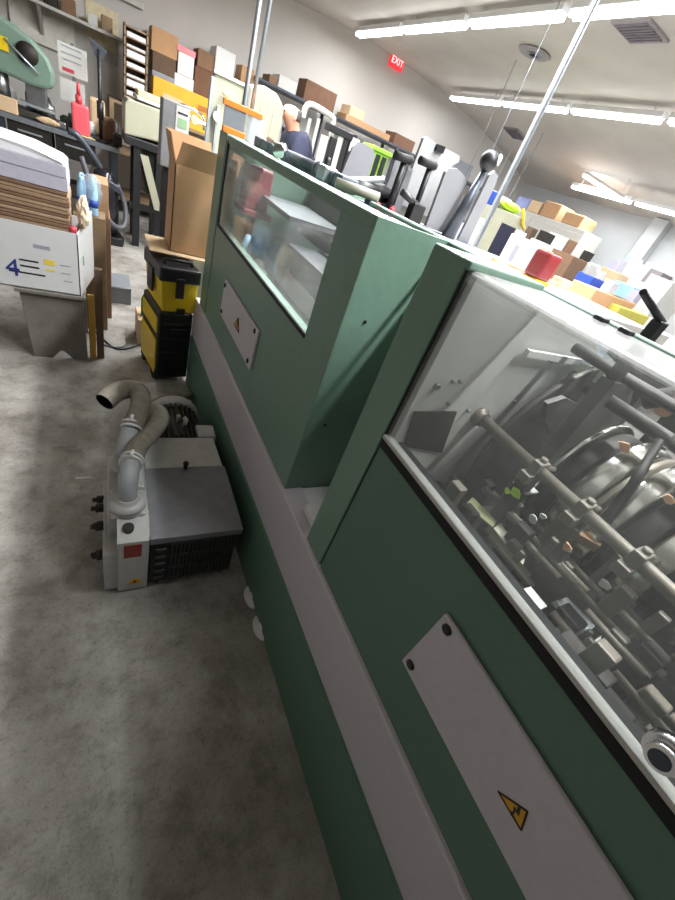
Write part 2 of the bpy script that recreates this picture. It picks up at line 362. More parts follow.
# front housing
b = MB()
b.box(FX, .60, .543, .6445, .6, 1.4965, .003)
b.box(FX + .0015, .775, .627, .645, .6, 1.490); b.box(.775, 1.45, .627, .645, .6, 1.44)
b.box(FX + .001, .775, .536, .6455, 1.482, 1.4975, .004)
part('front_housing', b, GREEN, M)
b = MB().box(FX + .001, .60, YN, .537, .6, 1.084, .004); part('front_panel', b, GREEN_D, M)
b = MB().box(FX + .004, .59, .537, .543, .61, 1.48); part('door_gap', b, RUBBER, M)
b = MB().box(FX - .004, .60, YN, .536, 1.084, 1.106, .003); part('hood_seal', b, RUBBER, M)
b = MB().box(FX - .006, .566, YN, .536, 1.107, 1.118, .003); part('hood_sill', b, LGREY, M)
p = plate(-.9, .178, .775, .972, .012, ((.155, .955), (.158, .80)))
warn(p, [Vector((FX - .012, -.069, .85)), Vector((FX - .012, -.105, .893)), Vector((FX - .012, -.123, .853))], .001)
# clear hood: front sheet, rounded edge, top sheet
prof = [(.553, 1.115), (.553, 1.465)] + [(.573 - .02 * math.cos(a), 1.465 + .02 * math.sin(a)) for a in (PI / 8 * k for k in range(1, 5))] + [(.775, 1.487)]
inn = [(x + .005 if z < 1.47 else x + .003, min(z, 1.482)) for x, z in prof[:2]] + [(.573 - .015 * math.cos(a), 1.465 + .015 * math.sin(a)) for a in (PI / 8 * k for k in range(1, 5))] + [(.775, 1.482)]
poly = [(x, YN, z) for x, z in prof] + [(x, YN, z) for x, z in inn[::-1]]
hood = part('clear_hood', MB().prism(poly, (0, .533 - YN, 0)), CLEAR, M, 'clear dusty plastic hood over the works')
b = MB().cyl((.537, -.101, 1.155), (.553, -.101, 1.155), .022); b.cyl((.525, -.101, 1.155), (.54, -.101, 1.155), .016); part('hood_lock', b, CHROME, hood)
b = MB().cyl((.5235, -.101, 1.155), (.526, -.101, 1.155), .011); part('lock_core', b, SLATE, hood)
b = MB()
for y in (.395, .345): part('hinge', MB().box(.755, .780, y - .010, y + .010, 1.485, 1.494, .002), BLACK, hood)
b = MB().tube([(.785, 1.30, 1.486), (.785, YN, 1.486)], .0075, 12); part('top_rail', b, GREEN, M)
# inside the front housing
b = MB().box(.565, 1.40, .520, .536, .90, 1.478); inner = part('inner_wall', b, LGREY, M, 'pale grey inside end wall')
for q in ((436, 386), (452, 381), (459, 381), (447, 403), (467, 410), (514, 401), (549, 361)):
    p = ony(*q, .52); part('bolt', MB().cyl((p.x, .520, p.z), (p.x, .512, p.z), .004 if q != (436, 386) else .007, n=10), STEEL, inner)
b = MB().prism([ony(414, 411, .518), ony(456, 411, .518), ony(441, 452, .518), ony(418, 448, .518), ony(404, 445, .518)], (0, -.004, 0)); part('dark_cutout', b, GRIME, inner)
b = MB().box(.60, 1.40, YN, .52, .88, .90); part('bed', b, DSTEEL, M)
b = MB().tube([(.80, .53, 1.186), (.80, -.7, 1.186)], .0135, 18); b.lathe([(.026, 0), (.026, .008), (.019, .012), (.019, .02)], Matrix.Translation((.80, .52, 1.186)) @ Matrix.Rotation(PI / 2, 4, 'X'))
shaft = part('gripper_shaft', b, SHAFT, M)
for y in (.325, .206, .089, -.03):
    b = MB().box(.780, .82, y - .012, y + .012, 1.160, 1.208, .004); b.box(.765, .79, y - .014, y + .014, 1.155, 1.178, .003)
    b.cyl((.80, y, 1.205), (.80, y, 1.216), .008, n=8); b.tube([(.815, y, 1.19), (.86, y - .005, 1.185)], .006, 8)
    part('clamp', b, SHAFT, shaft)
# drum wheels turning about an axis parallel to the shaft
DX, DZ = 1.10, 1.10
RY = lambda x, y, z: Matrix.Translation((x, y, z)) @ Matrix.Rotation(PI / 2, 4, 'X')
BAND = mat('brushed_band', 'c9c6bf', .24, 1, .05, 10)
FACE = mat('drum_face', '8f887b', .45, .5, .12, 10)
def wheel(name, y1, y0, r, m, n=56, hub=.04):      # from y1 (far) to y0 (near)
    wd = y1 - y0; b = MB()
    b.lathe([(hub, 0), (r * .80, 0), (r * .82, wd * .12), (r - .004, wd * .12), (r, wd * .2), (r, wd * .88), (r - .004, wd * .96), (r * .82, wd * .96), (r * .80, wd), (hub, wd)], RY(DX, y1, DZ), n)
    return part(name, b, m, M)
wheel('flywheel', .470, .450, .29, DSTEEL)
wheel('drum_band', .362, .345, .184, BAND); wheel('drum_core', .344, .300, .172, GRIME); wheel('drum_band', .298, .238, .184, BAND); wheel('drum_core', .237, .222, .178, FACE)
wheel('drum_band', .220, .165, .184, BAND); wheel('drum_core', .164, .11, .165, GRIME); wheel('drum_band', .108, .05, .184, BAND); wheel('drum_core', .048, -.04, .15, GRIME)
wheel('drum_band', -.042, -.10, .184, BAND); wheel('drum_core', -.11, -.25, .16, GRIME); wheel('drum_band', -.26, -.36, .184, BAND)
b = MB().cyl((DX, .52, DZ), (DX, -1.2, DZ), .035); part('drum_axle', b, STEEL, M)
def bar_px(name, q0, q1, y0, y1, r, m): part(name, MB().tube([ony(*q0, y0) if y0 else onx(*q0, .9), ony(*q1, y1)], r, 8), m, M)
b = MB().tube([onx(660, 440, .98), onx(632, 487, .92), onx(606, 520, .86)], [.009, .011, .012], 4); part('swing_arm', b, GRIME, M)
b = MB().tube([onx(676, 396, 1.0), onx(645, 400, 1.0)], .02, 8); b.tube([onx(612, 350, 1.0), onx(640, 378, 1.0)], .012, 8); part('bracket', b, GRIME, M)
b = MB().prism([ony(*q, .40) for q in ((548, 404), (566, 398), (592, 412), (590, 436), (571, 446), (552, 436), (545, 420))], (0, .012, 0)); part('side_plate', b, DSTEEL, M)
b = MB().box(1.24, 1.27, -.5, .5, 1.36, 1.42, .004); b.box(1.24, 1.27, -.5, .5, 1.0, 1.06, .004)
for y in (.34, .12, -.10, -.32): b.box(1.22, 1.28, y - .05, y + .0, 1.0, 1.42, .004)
part('back_frame', b, GRIME, M)
b = MB().prism([onx(*q, 1.02) for q in ((575, 360), (615, 376), (600, 395), (570, 380))], (.004, 0, 0)); part('see_through_panel', b, mat('pale_green_view', 'dfe8d4', .6, 0, .03, 10), M)  # added pale sheet in place of an opening onto bright paper beyond
b = MB().box(.90, 1.2, .20, .215, 1.36, 1.375, .002); b.box(.92, 1.15, -.02, -.005, 1.35, 1.37, .002); b.box(.80, 1.2, .50, .512, 1.36, 1.375); part('tie_bar', b, PALE, M)
b = MB().tube([(.95, .5, 1.40), (.95, -.6, 1.40)], .012); b.tube([(1.02, .5, 1.33), (1.02, -.6, 1.33)], .016); part('upper_shaft', b, DSTEEL, M)
b = MB().box(.62, .66, -.6, .47, .93, .975, .004); b.box(.685, .70, -.6, .42, .99, 1.01, .003); part('slide_rail', b, DSTEEL, M)
STRIP = mat('aged_strip', 'c9c5ae', .55, .1, .1, 30)
def slab(name, quad, z, m, th=.004): part(name, MB().prism([onz(*q, z) for q in quad], (0, 0, th)), m, M)
slab('gauge_strip', ((465, 505), (472, 498), (496, 522), (492, 528)), .99, mat('green_strip', 'a9ad7e', .55, .1, .1, 30)); slab('gauge_strip', ((493, 529), (500, 524), (524, 560), (521, 568)), .99, STRIP)
slab('pale_plate', ((551, 603), (566, 598), (595, 626), (580, 640)), .96, mat('plate_grey', 'b9bcc0', .5, .2, .05, 10)); slab('pale_plate', ((586, 646), (601, 636), (628, 668), (612, 676)), .96, LGREY)
slab('toothed_plate', ((605, 597), (613, 589), (618, 598), (628, 594), (634, 600), (620, 611)), 1.02, PALE); slab('brass_block', ((633, 618), (648, 611), (662, 628), (648, 640)), 1.0, mat('brass_brown', '8a6c4e', .5, .3, .1, 20), .02)
slab('brass_block', ((573, 540), (584, 526), (600, 532), (594, 552)), 1.08, mat('brass_brown', '8a6c4e'), .02)
b = MB()
for i in range(70):
    y = rnd.uniform(-.5, .47); x = rnd.uniform(.63, 1.0); s = rnd.uniform(.012, .045)
    b.box(x, x + s, y, y + s * rnd.uniform(.6, 1.6), .90, .93 + rnd.uniform(.02, .13), .004)
part('works_block', b, GRIME, M)
b = MB()
for i in range(34):
    y = rnd.uniform(-.45, .44); x = rnd.uniform(.66, .98); s = rnd.uniform(.01, .03)
    b.box(x, x + s, y, y + s * 1.4, 1.0, 1.03 + rnd.uniform(.0, .1), .004); b.cyl((x, y - .05, 1.02), (x, y + .08, 1.02), .008, n=8)
part('linkage', b, SHAFT, M)
b = MB()
for y, x, z in ((.11, .68, 1.02), (.03, .70, 1.0), (-.04, .67, 1.0), (.33, .86, 1.09)): b.box(x, x + .05, y, y + .045, z, z + .006, .001)
part('suction_pad', b, PALE, M)
for q, x, s, m in (((515, 493), .78, .016, LIME), ((507, 491), .77, .008, LIME), ((533, 519), .80, .013, PALE), ((543, 517), .82, .008, PALE), ((567, 548), .80, .012, PEACH), ((574, 421), .98, .014, PEACH), ((625, 447), .95, .014, PEACH), ((663, 411), 1.0, .018, PEACH), ((604, 585), .78, .012, PALE), ((668, 500), .95, .012, PEACH)):
    c = onx(*q, x); b = MB(); k = 7; rr = random.Random(q[0])
    b.prism([(c.x, c.y + s * rr.uniform(.6, 1.2) * math.cos(2 * PI * i / k), c.z + .8 * s * rr.uniform(.6, 1.2) * math.sin(2 * PI * i / k)) for i in range(k)], (.004, .002, 0))
    part('see_through_patch', b, m, M)  # added bright flakes standing in for gaps onto the lit room behind
# gap tray between the two housings
b = MB().box(.57, 1.4, .65, .86, .56, .60); part('gap_tray', b, WHITE, M)
b = MB().box(.60, 1.2, .66, .86, .60, .605); b.box(.58, 1.2, .67, .755, .606, .640, .004); part('gap_cover', b, PAPER, M)
b = MB().box(.80, 1.45, .55, 1.3, 1.44, 1.47); part('top_deck', b, PALE, M)
# gear on top of the rear housing
b = MB().box(.655, .72, 1.30, 2.28, 1.488, 1.530, .006)
for k in range(8): b.box(.650, .66, 1.36 + k * .115, 1.42 + k * .115, 1.492, 1.526, .003)
part('chain_guide', b, mat('blue_grey_enamel', '646b78', .6, 0, .12, 30), M)
b = MB().tube([(.64, 2.02, 1.535), (.63, 1.80, 1.525)], .010, 10); b.cyl((.63, 1.80, 1.525), (.60, 1.75, 1.515), .022); part('clamp_arm', b, CHROME, M)
b = MB().tube([(.66, 1.74, 1.515), (.66, 1.50, 1.515)], .018, 14); b.cyl((.66, 1.50, 1.515), (.66, 1.47, 1.515), .024); part('feed_roller', b, mat('dull_roller', '4c515b', .6, 0, .1, 20), M)
b = MB().box(.63, .68, 1.38, 1.44, 1.49, 1.535, .006); p, q = ony(322, 184, 1.40), ony(384, 179, 1.40); b.tube([p, p.lerp(q, .3), q], [.017, .014, .009], 8); lev = part('lock_lever', b, GALV, M)
b = MB().cyl((.655, 1.43, 1.535), (.655, 1.43, 1.558), .009); part('knob', b, BLACK, lev)
b = MB().tube([(.70, 1.36, 1.505), (.98, 1.46, 1.535)], .022, 14); b.box(.86, .95, 1.42, 1.48, 1.47, 1.53, .005); part('roller', b, BLACK, M)
b = MB().tube([(.64, 1.30, 1.505), (.78, 1.26, 1.51)], .014, 12); part('green_roller', b, CREAM, M)
for x in (.79, .85): part('red_stop', MB().box(x, x + .014, 1.27, 1.285, 1.47, 1.497, .003), RED, M)

# ---------------------------------------------------------------- signature feeder standing behind the hoods
F = thing('sheet_feeder', 'row of upright grey guide plates and black posts on the machine top', 'feeder', (1.1, 1.4, 1.47))
def upright(name, pts, y, th, m, bev=0, parent=F): return part(name, MB().prism([ony(*q, y) for q in pts], (0, th, 0), bev), m, parent)
upright('guide_plate', [(341, 176), (353, 147), (358, 142), (366, 144), (374, 150), (375, 157), (366, 184)], 1.9, .012, GUIDE)
upright('guide_plate', [(396, 158), (401, 161), (390, 205), (381, 202)], 1.42, .012, GUIDE)
upright('guide_plate', [(409, 166), (413, 170), (400, 213), (393, 209)], 1.41, .012, GUIDE)
lb = upright('guide_plate', [(424, 138), (428, 137), (435, 142), (460, 156), (459, 162), (452, 166), (432, 219), (402, 205), (412, 170)], 1.50, .014, BOARDW)
part('clip', MB().prism([ony(*q, 1.49) for q in ((438, 144), (446, 147), (443, 154), (436, 151))], (0, .03, 0)), BLACK, lb)
upright('guide_plate', [(446, 172), (450, 168), (458, 169), (466, 177), (467, 182), (448, 235), (426, 226)], 1.34, .014, GUIDE)
upright('guide_plate', [(490, 175), (495, 171), (498, 176), (496, 184), (468, 243), (458, 240)], 1.36, .012, GUIDE)
for (top, bot, k0, k1) in (((405, 160), (389, 206), (395, 155), (410, 160)), ((431, 165), (412, 217), (420, 160), (434, 166))):
    a, c = ony(*top, 1.37), ony(*bot, 1.37); b = MB().tube([a, Vector((c.x, c.y, 1.47))], .013, 4)
    po = part('guide_post', b, BLACK, F); b = MB().tube([ony(*k0, 1.36), ony(*k1, 1.36)], .0125, 14); b.ball(ony(*k1, 1.36), .0135); part('post_knob', b, RUBBER, po)
b = MB().tube([ony(402, 192, 1.33), ony(421, 209, 1.33)], .012, 6); c = ony(416, 214, 1.33); b.box(c.x - .035, c.x + .02, 1.31, 1.35, 1.47, 1.535, .005); part('stop_block', b, BLACK, F)
for x in (.885, 1.0): part('red_stop', MB().box(x, x + .014, 1.325, 1.34, 1.47, 1.50, .003), RED, F)
b = MB().box(.88, 1.36, 1.32, 1.55, 1.452, 1.472, .003); part('feeder_bar', b, SLATE, F)
# ball-ended clutch lever
a, c = ony(484, 172, 1.30), ony(448, 236, 1.30)
LV = thing('clutch_lever', 'dark tapered hand lever with a round black ball knob leaning beside grey plates', 'lever', (c.x, c.y, 1.47))
part('lever_arm', MB().tube([Vector((c.x, c.y, 1.47)), a], [.026, .013], 12), SLATE, LV)
part('ball_knob', MB().ball(ony(489, 161, 1.30), .032), BLACK, LV)
c = ony(489, 161, 1.30); part('knob_cap', MB().lathe([(.0, 0), (.018, 0), (.014, .012), (.0, .014)], Matrix.Translation((c.x + .018, c.y - .018, c.z + .012)) @ Euler((PI / 2, 0, PI / 4)).to_matrix().to_4x4(), 16), WHITE, LV)
# orange edged guard flap at the rear end
G = thing('guard_flap', 'small grey guard flap with two orange edge bars at rear end of green machine', 'guard', (.6, 2.42, 1.49))
a, c, d, e = ony(223, 100, 2.42), ony(262, 117, 2.42), ony(222, 130, 2.42), ony(244, 140, 2.42)
part('upper_bar', MB().box(a.x, c.x, 2.405, 2.425, a.z - .012, a.z + .012, .003), ORANGE, G); part('lower_bar', MB().box(d.x, e.x, 2.405, 2.43, 1.494, 1.518, .003), ORANGE, G)
part('grey_sheet', MB().box(a.x + .01, e.x - .01, 2.412, 2.42, 1.494, a.z), GALV_D, G); part('clear_sheet', MB().box(e.x, e.x + .09, 2.41, 2.418, 1.494, a.z - .01), FILM, G)
# on the top deck
def on_top(name, q, w_, d_, h_, m, label, cat, bev=.006, z=1.47, mk=None):
    c = onz(*q, z); return solo(name, MB().box(c.x - w_ / 2, c.x + w_ / 2, c.y - d_ / 2, c.y + d_ / 2, z, z + h_, bev), m, label, cat)
c = onz(533, 282, 1.47)
t = thing('storage_tub', 'small red tub with a yellow base on the machine top', 'tub', (c.x, c.y, 1.47))
part('tub_body', MB().box(c.x - .031, c.x + .031, c.y - .028, c.y + .028, 1.482, 1.552, .008), mat('tub_red', '862c30', .35), t); part('tub_base', MB().box(c.x - .033, c.x + .033, c.y - .03, c.y + .03, 1.47, 1.482, .003), AMBER, t)
on_top('carton', (559, 287), .07, .04, .028, CARD_L, 'little tan carton beside the red tub on machine top', 'box', .003)
a, c = onz(508, 264, 1.478), onz(556, 284, 1.478); solo('wooden_ruler', MB().tube([a, c], .006, 4), CARD_L, 'thin yellowish strip lying along the machine top edge', 'ruler')
a = onz(495, 262, 1.478); solo('rubber_stopper', MB().ball(a + Vector((0, 0, .004)), .012, (1.5, 1, 1)), PEACH, 'tiny peach lump on the machine top near the lever', 'stopper')
# black clamp behind the front hood
c0, c1, c2 = ony(643, 292, .35), ony(662, 322, .35), ony(655, 328, .35)
K = thing('clamp_handle', 'black angled clamp handle rising behind the front clear hood', 'handle', (c1.x, .35, 1.42))
part('grip', MB().tube([c0, c1], [.0055, .007], 10), BLACK, K); part('clamp_body', MB().box(c1.x - .022, c1.x + .012, .34, .36, 1.40, c1.z + .002, .004), BLACK, K)
part('mount_post', MB().box(c1.x - .02, c1.x + .01, .335, .365, .90, 1.40), DSTEEL, K)
# levelling pads peeping out of the base
for q, lb in (((249, 597), 'white rounded pad under the machine base, farther one'), ((258, 628), 'white rounded pad under the machine base, nearer one')):
    c = onz(*q, .012); b = MB().lathe([(.05, 0), (.055, .006), (.05, .014), (.015, .016), (.013, .03)], Matrix.Translation((c.x + .012, c.y, 0)) @ Matrix.Scale(.55, 4, (1, 0, 0)), 24)
    solo('leveling_pad', b, WHITE, lb, 'foot pad', 'levelling pads of the machine')
# conduits
b = MB().tube([(.665, 2.45, 1.49), (.70, 2.45, ceil_z(.7) + .02)], .0085, 14); solo('conduit', b, GALV, 'shiny steel conduit dropping to rear end of the green machine', 'conduit')
b = MB().tube([(.665, 2.60, 0), (.675, 2.60, ceil_z(.7) + .02)], .011, 14); solo('conduit', b, GALV_D, 'dull grey conduit just behind the shiny steel one', 'conduit')
b = MB(); 
for k in (-1, 1): b.box(2.32 + k * .012 - .005, 2.32 + k * .012 + .005, 2.29, 2.31, 0, ceil_z(2.32) + .02)
b.box(2.31, 2.33, 2.304, 2.310, 0, ceil_z(2.32) + .02); solo('strut_post', b, GALV, 'tall slotted strut post reaching from behind the machine to ceiling', 'post')
# ---------------------------------------------------------------- vacuum pump on the floor
PP = thing('vacuum_pump', 'grey vacuum pump with slotted black grille and two ribbed hoses on floor by machine', 'pump', (.137, .945, 0), math.radians(-1.5), local=True)
HUP = .018
b = MB().box(0, .325, .012, .36, .03, .30, .004); part('pump_body', b, GRIME, PP)
b = MB().prism([(-.004, -.004, .285), (-.004, -.004, .318), (-.004, .03, .322), (-.004, .365, .322), (-.004, .365, .285)], (.337, 0, 0), .003); part('hood', b, PUMPD, PP)
b = MB().prism([(0, .37, .03), (0, .37, .318), (0, .60, .300), (0, .60, .03)], (.325, 0, 0), .006); part('rear_cover', b, PUMPG, PP)
b = MB().cyl((.16, .36, .318), (.16, .36, .345), .008, n=8); b.ball((.16, .36, .348), .012); part('lid_screw', b, GRIME, PP)
gr = MB().box(.005, .32, .004, .012, .04, .285); g = part('grille', gr, BLACK, PP)
b = MB()
for k in range(17): x = .075 + k * .0148; b.box(x, x + .005, -.004, .006, .05, .275, .001)
for z in (.05, .125, .2, .275): b.box(.07, .318, -.003, .004, z - .004, z + .004)
for k in range(5): b.box(.02, .055, -.004, .004, .06 + k * .045, .072 + k * .045, .001)
part('grille_bar', b, mat('grille_grey', '3a3a3c', .5, 0, .1, 20), g)
for x in (.03, .29):
    for y in (.04, .55): part('foot', MB().cyl((x, y, 0), (x, y, .032), .02, n=12), RUBBER, PP)
# iron casting on the aisle side
b = MB().box(-.105, -.003, .0, .10, .012, .31, .005); b.box(-.15, -.10, .015, .40, .012, .235, .006); b.box(-.135, -.003, .10, .42, .012, .35, .008)
b.prism([(-.105, .0, .31), (-.105, .10, .31), (-.105, .10, .36)], (.102, 0, 0)); b.box(-.125, -.012, .08, .22, .34, .365, .01); b.box(-.10, -.01, .2, .42, .35, .38, .01)
cs = part('pump_casting', b, PUMPG, PP)
part('rating_label', MB().box(-.085, -.028, -.002, .001, .225, .295), mat('red_label', '84352f', .6, 0, .1, 30), cs, 'red rectangular label')
t3 = [(-.075, -.003, .055), (-.02, -.003, .055), (-.048, -.003, .092)]
wl = part('warning_label', MB().prism(t3, (0, .003, 0)), mat('warning_amber', 'e0a21a'), cs, 'yellow triangular warning label')
part('warning_mark', MB().prism([(-.056, -.0035, .061), (-.047, -.0035, .064), (-.038, -.0035, .061), (-.044, -.0035, .072), (-.047, -.0035, .083), (-.052, -.0035, .071)], (0, -.001, 0)), BLACK, wl)
for y, z in ((.05, .20), (.12, .27), (.10, .12), (.22, .16), (.20, .28), (.3, .22)): part('side_bolt', MB().lathe([(.016, 0), (.016, .025), (.009, .026), (.009, .04)], Matrix.Translation((-.147, y, z)) @ Matrix.Rotation(-PI / 2, 4, 'Y'), 8), GRIME, cs)
b = MB().lathe([(.058, 0), (.058, .012), (.052, .015), (.060, .018), (.060, .032), (.045, .038), (.035, .045), (.035, .058)], Matrix.Translation((-.07, .13, .352)), 28)
fl = part('inlet_flange', b, PUMPG, cs); 
b = MB().cyl((-.07, .045, .30), (-.07, .045, .345), .018, n=12); part('oil_filler', b, DSTEEL, cs)
# inlet elbows, clamps and hoses
def elbow(P, r, name='elbow'): return part(name, MB().tube(catmull(P, 6), r, 18), mat('elbow_grey', '9fa2a6', .5, 0, .08, 20), PP)
def clamp(a, d, r):
    a, d = Vector(a), Vector(d).normalized(); b = MB()
    for s in (-.012, .006): b.tube([a + d * s, a + d * (s + .009)], r, 20)
    b.tube([a - d * .012 + Vector((.0, 0, r)), a + d * .015 + Vector((0, 0, r))], .007, 8); part('hose_clamp', b, WHITE, PP)
def hose(P, r, name='ribbed_hose'):
    pts = catmull(P, 14); b = MB(); b.tube(pts, [r * (1 + .05 * (i % 2)) for i in range(len(pts))], 20, cap=False); h = part(name, b, HOSE, PP); part('hose_inner_shade', MB().tube(pts, [r * .9] * len(pts), 16, cap=False), RUBBER, h); return h  # black inner tube paints the shade inside the open hose mouth
elbow([(-.07, .13, .40), (-.07, .134, .44), (-.066, .16, .478), (-.058, .215, .488)], .031)
clamp((-.056, .225, .489), (.3, 1, .05), .040)
hose([(-.057, .215, .488), (-.03, .31, .492), (.03, .43, .475), (.07, .55, .45), (.07, .70, .38), (.06, .85, .24), (.12, 1.0, .12), (.28, 1.12, .10)], .035)
b = MB().lathe([(.05, 0), (.05, .03), (.04, .036), (.04, .06)], Matrix.Translation((-.075, .33, .375)), 24); part('outlet_flange', b, PUMPG, cs)
elbow([(-.075, .33, .42), (-.075, .33, .455), (-.066, .345, .49), (-.055, .38, .515)], .030)
clamp((-.05, .392, .522), (.25, 1, .55), .038)
hose([(-.053, .385, .517), (-.03, .43, .545), (-.015, .48, .572), (-.02, .54, .583), (-.055, .565, .58), (-.10, .548, .572), (-.14, .50, .556)], .036)
# motor
b = MB().cyl((.18, .60, .17), (.18, .95, .17), .105, n=36)
for k in range(28): a = 2 * PI * k / 28; b.box(-.003, .003, .63, .90, .10, .125, 0, Matrix.Translation((.18, 0, .17)) @ Matrix.Rotation(a, 4, 'Y'))
mo = part('motor', b, DSTEEL, PP)
b = MB().lathe([(.118, 0), (.134, 0), (.134, .06), (.118, .06)], Matrix.Translation((.18, .90, .17)) @ Matrix.Rotation(-PI / 2, 4, 'X'), 36); b.lathe([(.0, .05), (.125, .05), (.125, .055), (.0, .055)], Matrix.Translation((.18, .90, .17)) @ Matrix.Rotation(-PI / 2, 4, 'X'), 36); part('fan_cowl', b, PUMPG, mo)
b = MB().tube([(.2, .72, .27), (.21, .73, .31), (.2, .74, .32)], .012, 10); b.box(.17, .19, .76, .78, .27, .31, .004); part('lifting_eye', b, PALE, mo)
part('terminal_box', MB().box(.255, .345, .62, .72, .18, .29, .008), PUMPG, PP)
b = MB().tube(catmull([(.30, .95, .03), (.2, 1.15, .045), (.1, 1.22, .06), (.33, 1.3, .10)], 8), .028, 14); b.tube(catmull([(.06, 1.08, .03), (.2, 1.28, .035), (.34, 1.36, .05)], 8), .025, 14); part('floor_hose', b, HOSE, PP)
# ---------------------------------------------------------------- rolling tool box, carton on it
T = thing('rolling_toolbox', 'black and yellow stacked rolling tool box on floor at end of machine', 'toolbox', (.47, 2.8, 0))
part('lower_bin', MB().box(.365, .575, 2.63, 3.0, .03, .50, .012), BLACK, T)
part('side_panel', MB().box(.355, .368, 2.65, 2.98, .06, .30, .004), YELLOW, T); part('side_panel', MB().box(.357, .37, 2.65, 2.98, .35, .45, .004), YELLOW, T)
for z in (.12, .22, .32, .42): part('front_rib', MB().box((.40), .565, 2.622, 2.634, z, z + .012, .002), RUBBER, T)
part('latch', MB().box(.44, .55, 2.62, 2.635, .36, .40, .004), RUBBER, T)
for y in (2.69, 2.94): part('wheel', MB().cyl((.36, y, .055), (.39, y, .055), .055), RUBBER, T)
part('upper_bin', MB().prism([(.385, 2.645, .50), (.585, 2.645, .50), (.592, 2.635, .70), (.365, 2.635, .70)], (0, .34, 0), .008), YELLOW, T)
b = MB().box(.355, .598, 2.625, 2.985, .69, .775, .012); b.box(.45, .50, 2.618, 2.63, .60, .72, .004); b.box(.345, .36, 2.75, 2.85, .58, .72, .004); b.box(.47, .52, 2.632, 2.645, .50, .53, .003); lid = part('lid', b, BLACK, T); T.rotation_euler = (0, 0, math.radians(9)); T.location = (.40, 2.71, 0)
b = MB().tube([(.40, 2.70, .775), (.40, 2.70, .80), (.56, 2.70, .80), (.56, 2.70, .775)], .009, 8); part('carry_handle', b, BLACK, lid)
B = thing('open_carton', 'tall brown cardboard carton with open flaps standing on the tool box', 'box', (.49, 2.84, .78))
x0, x1, y0, y1, z0, z1 = .385, .635, 2.72, 2.975, .815, 1.27
b = MB().box(x0, x1, y0, y0 + .005, z0, z1); b.box(x0, x1, y1 - .005, y1, z0, z1); b.box(x0, x0 + .005, y0, y1, z0, z1); b.box(x1 - .005, x1, y0, y1, z0, z1); b.box(x0, x1, y0, y1, z0, z0 + .005)
part('carton_body', b, CARD, B)
b = MB().prism([(x0, y1, z1), (x1, y1, z1), (x1 - .02, y1 + .03, z1 + .13), (x0 - .01, y1 + .03, z1 + .13)], (0, .005, 0))
part('back_flap', b, CARD, B)
b = MB().prism([(x0, y0, z1), (x0, y1, z1), (x0 - .03, y1 - .01, z1 + .13), (x0 - .03, y0 + .01, z1 + .13)], (.004, 0, 0)); part('side_flap', b, CARD, B)
b = MB().prism([(x1, y0, z1), (x1, y1, z1), (x1 + .06, y1 - .01, z1 + .10), (x1 + .06, y0 + .01, z1 + .10)], (.004, 0, 0)); part('side_flap', b, CARD_L, B)
b = MB().prism([(x0, y0, z1), (x1, y0, z1), (x1 - .03, y0 - .05, z1 + .11), (x0 + .02, y0 - .05, z1 + .11)], (0, .004, 0)); part('front_flap', b, CARD, B)
solo('cardboard_sheet', MB().box(.27, .62, 2.66, 2.99, .81, .815), CARD_L, 'loose flat cardboard sheet under the tall carton, sticking out over the aisle', 'cardboard')
solo('green_bottle', MB().lathe([(.03, 0), (.034, .01), (.034, .13), (.015, .17), (.013, .20)], Matrix.Translation((.31, 3.15, .20)), 16), mat('green_glass', '1f6b34', .2, 0, .05, 10), 'green bottle standing on a small box behind the tool box', 'bottle')
solo('carton', MB().box(.25, .355, 3.05, 3.3, 0, .20, .004), CARD_L, 'small tan carton on floor behind the tool box', 'box')
# cables
def cable(P, r, m, label, name='power_cable'): solo(name, MB().tube(catmull(P, 8), r, 8), m, label, 'cable', 'cables on the aisle floor')
cable([onz(*q, .007) for q in ((160, 318), (141, 318), (137, 323), (146, 328), (135, 333), (142, 343), (118, 349), (100, 336), (92, 328))], .006, BLACK, 'black cable looping over the floor from tool box to wooden stool')
cable([onz(*q, .007) for q in ((88, 332), (105, 345), (121, 347), (128, 343))], .005, GALV_D, 'thin grey cable lying straight beside the black looping one')
c = onz(84, 478, .003); solo('paper_scrap', MB().box(c.x - .035, c.x + .03, c.y - .004, c.y + .006, .001, .004, 0), PAPER, 'small white paper scrap on floor left of pump hose', 'scrap')
# ---------------------------------------------------------------- stool with the paper carton
S = thing('wooden_stool', 'grey-brown wooden step stool with notched foot under the white carton', 'stool', (-.23, 2.95, 0))
def plank_end(y): return MB().prism([(-.385, y, .42), (-.355, y, 0), (-.26, y, 0), (-.215, y, .055), (-.20, y, .055), (-.145, y, 0), (-.068, y, 0), (-.075, y, .42)], (0, .022, 0), .003)
b = plank_end(2.75); b.cyl((-.215, 2.7495, .25), (-.215, 2.752, .25), .012, n=8); part('end_board', b, GWOOD, S); part('end_board', plank_end(3.15), GWOOD, S); part('seat', MB().box(-.40, -.06, 2.72, 3.22, .42, .442, .004), GWOOD, S)
P = thing('copy_paper_carton', 'white copy paper carton with blue 4 filled with brown board, on wooden stool', 'box', (-.27, 2.95, .442))
x0, x1, y0, y1, z0, z1 = -.50, -.085, 2.735, 3.12, .443, .79
b = MB().box(x0, x1, y0, y0 + .006, z0, z1); b.box(x0, x1 + .065, y1 - .006, y1, z0, z1); b.box(x0, x0 + .006, y0, y1, z0, z1); b.prism([(x1 - .006, y0, z0), (x1 - .006, y0, z1), (x1 + .065, y1, z1 + .05), (x1 + .065, y1, z0)], (.006, 0, 0)); b.box(x0, x1, y0, y1, z0, z0 + .006)
body = part('carton_body', b, WHITE, P)
INK, INKB = mat('navy_print', '25307a', .6, 0, .05, 10), mat('black_print', '26262c', .6, 0, .05, 10)
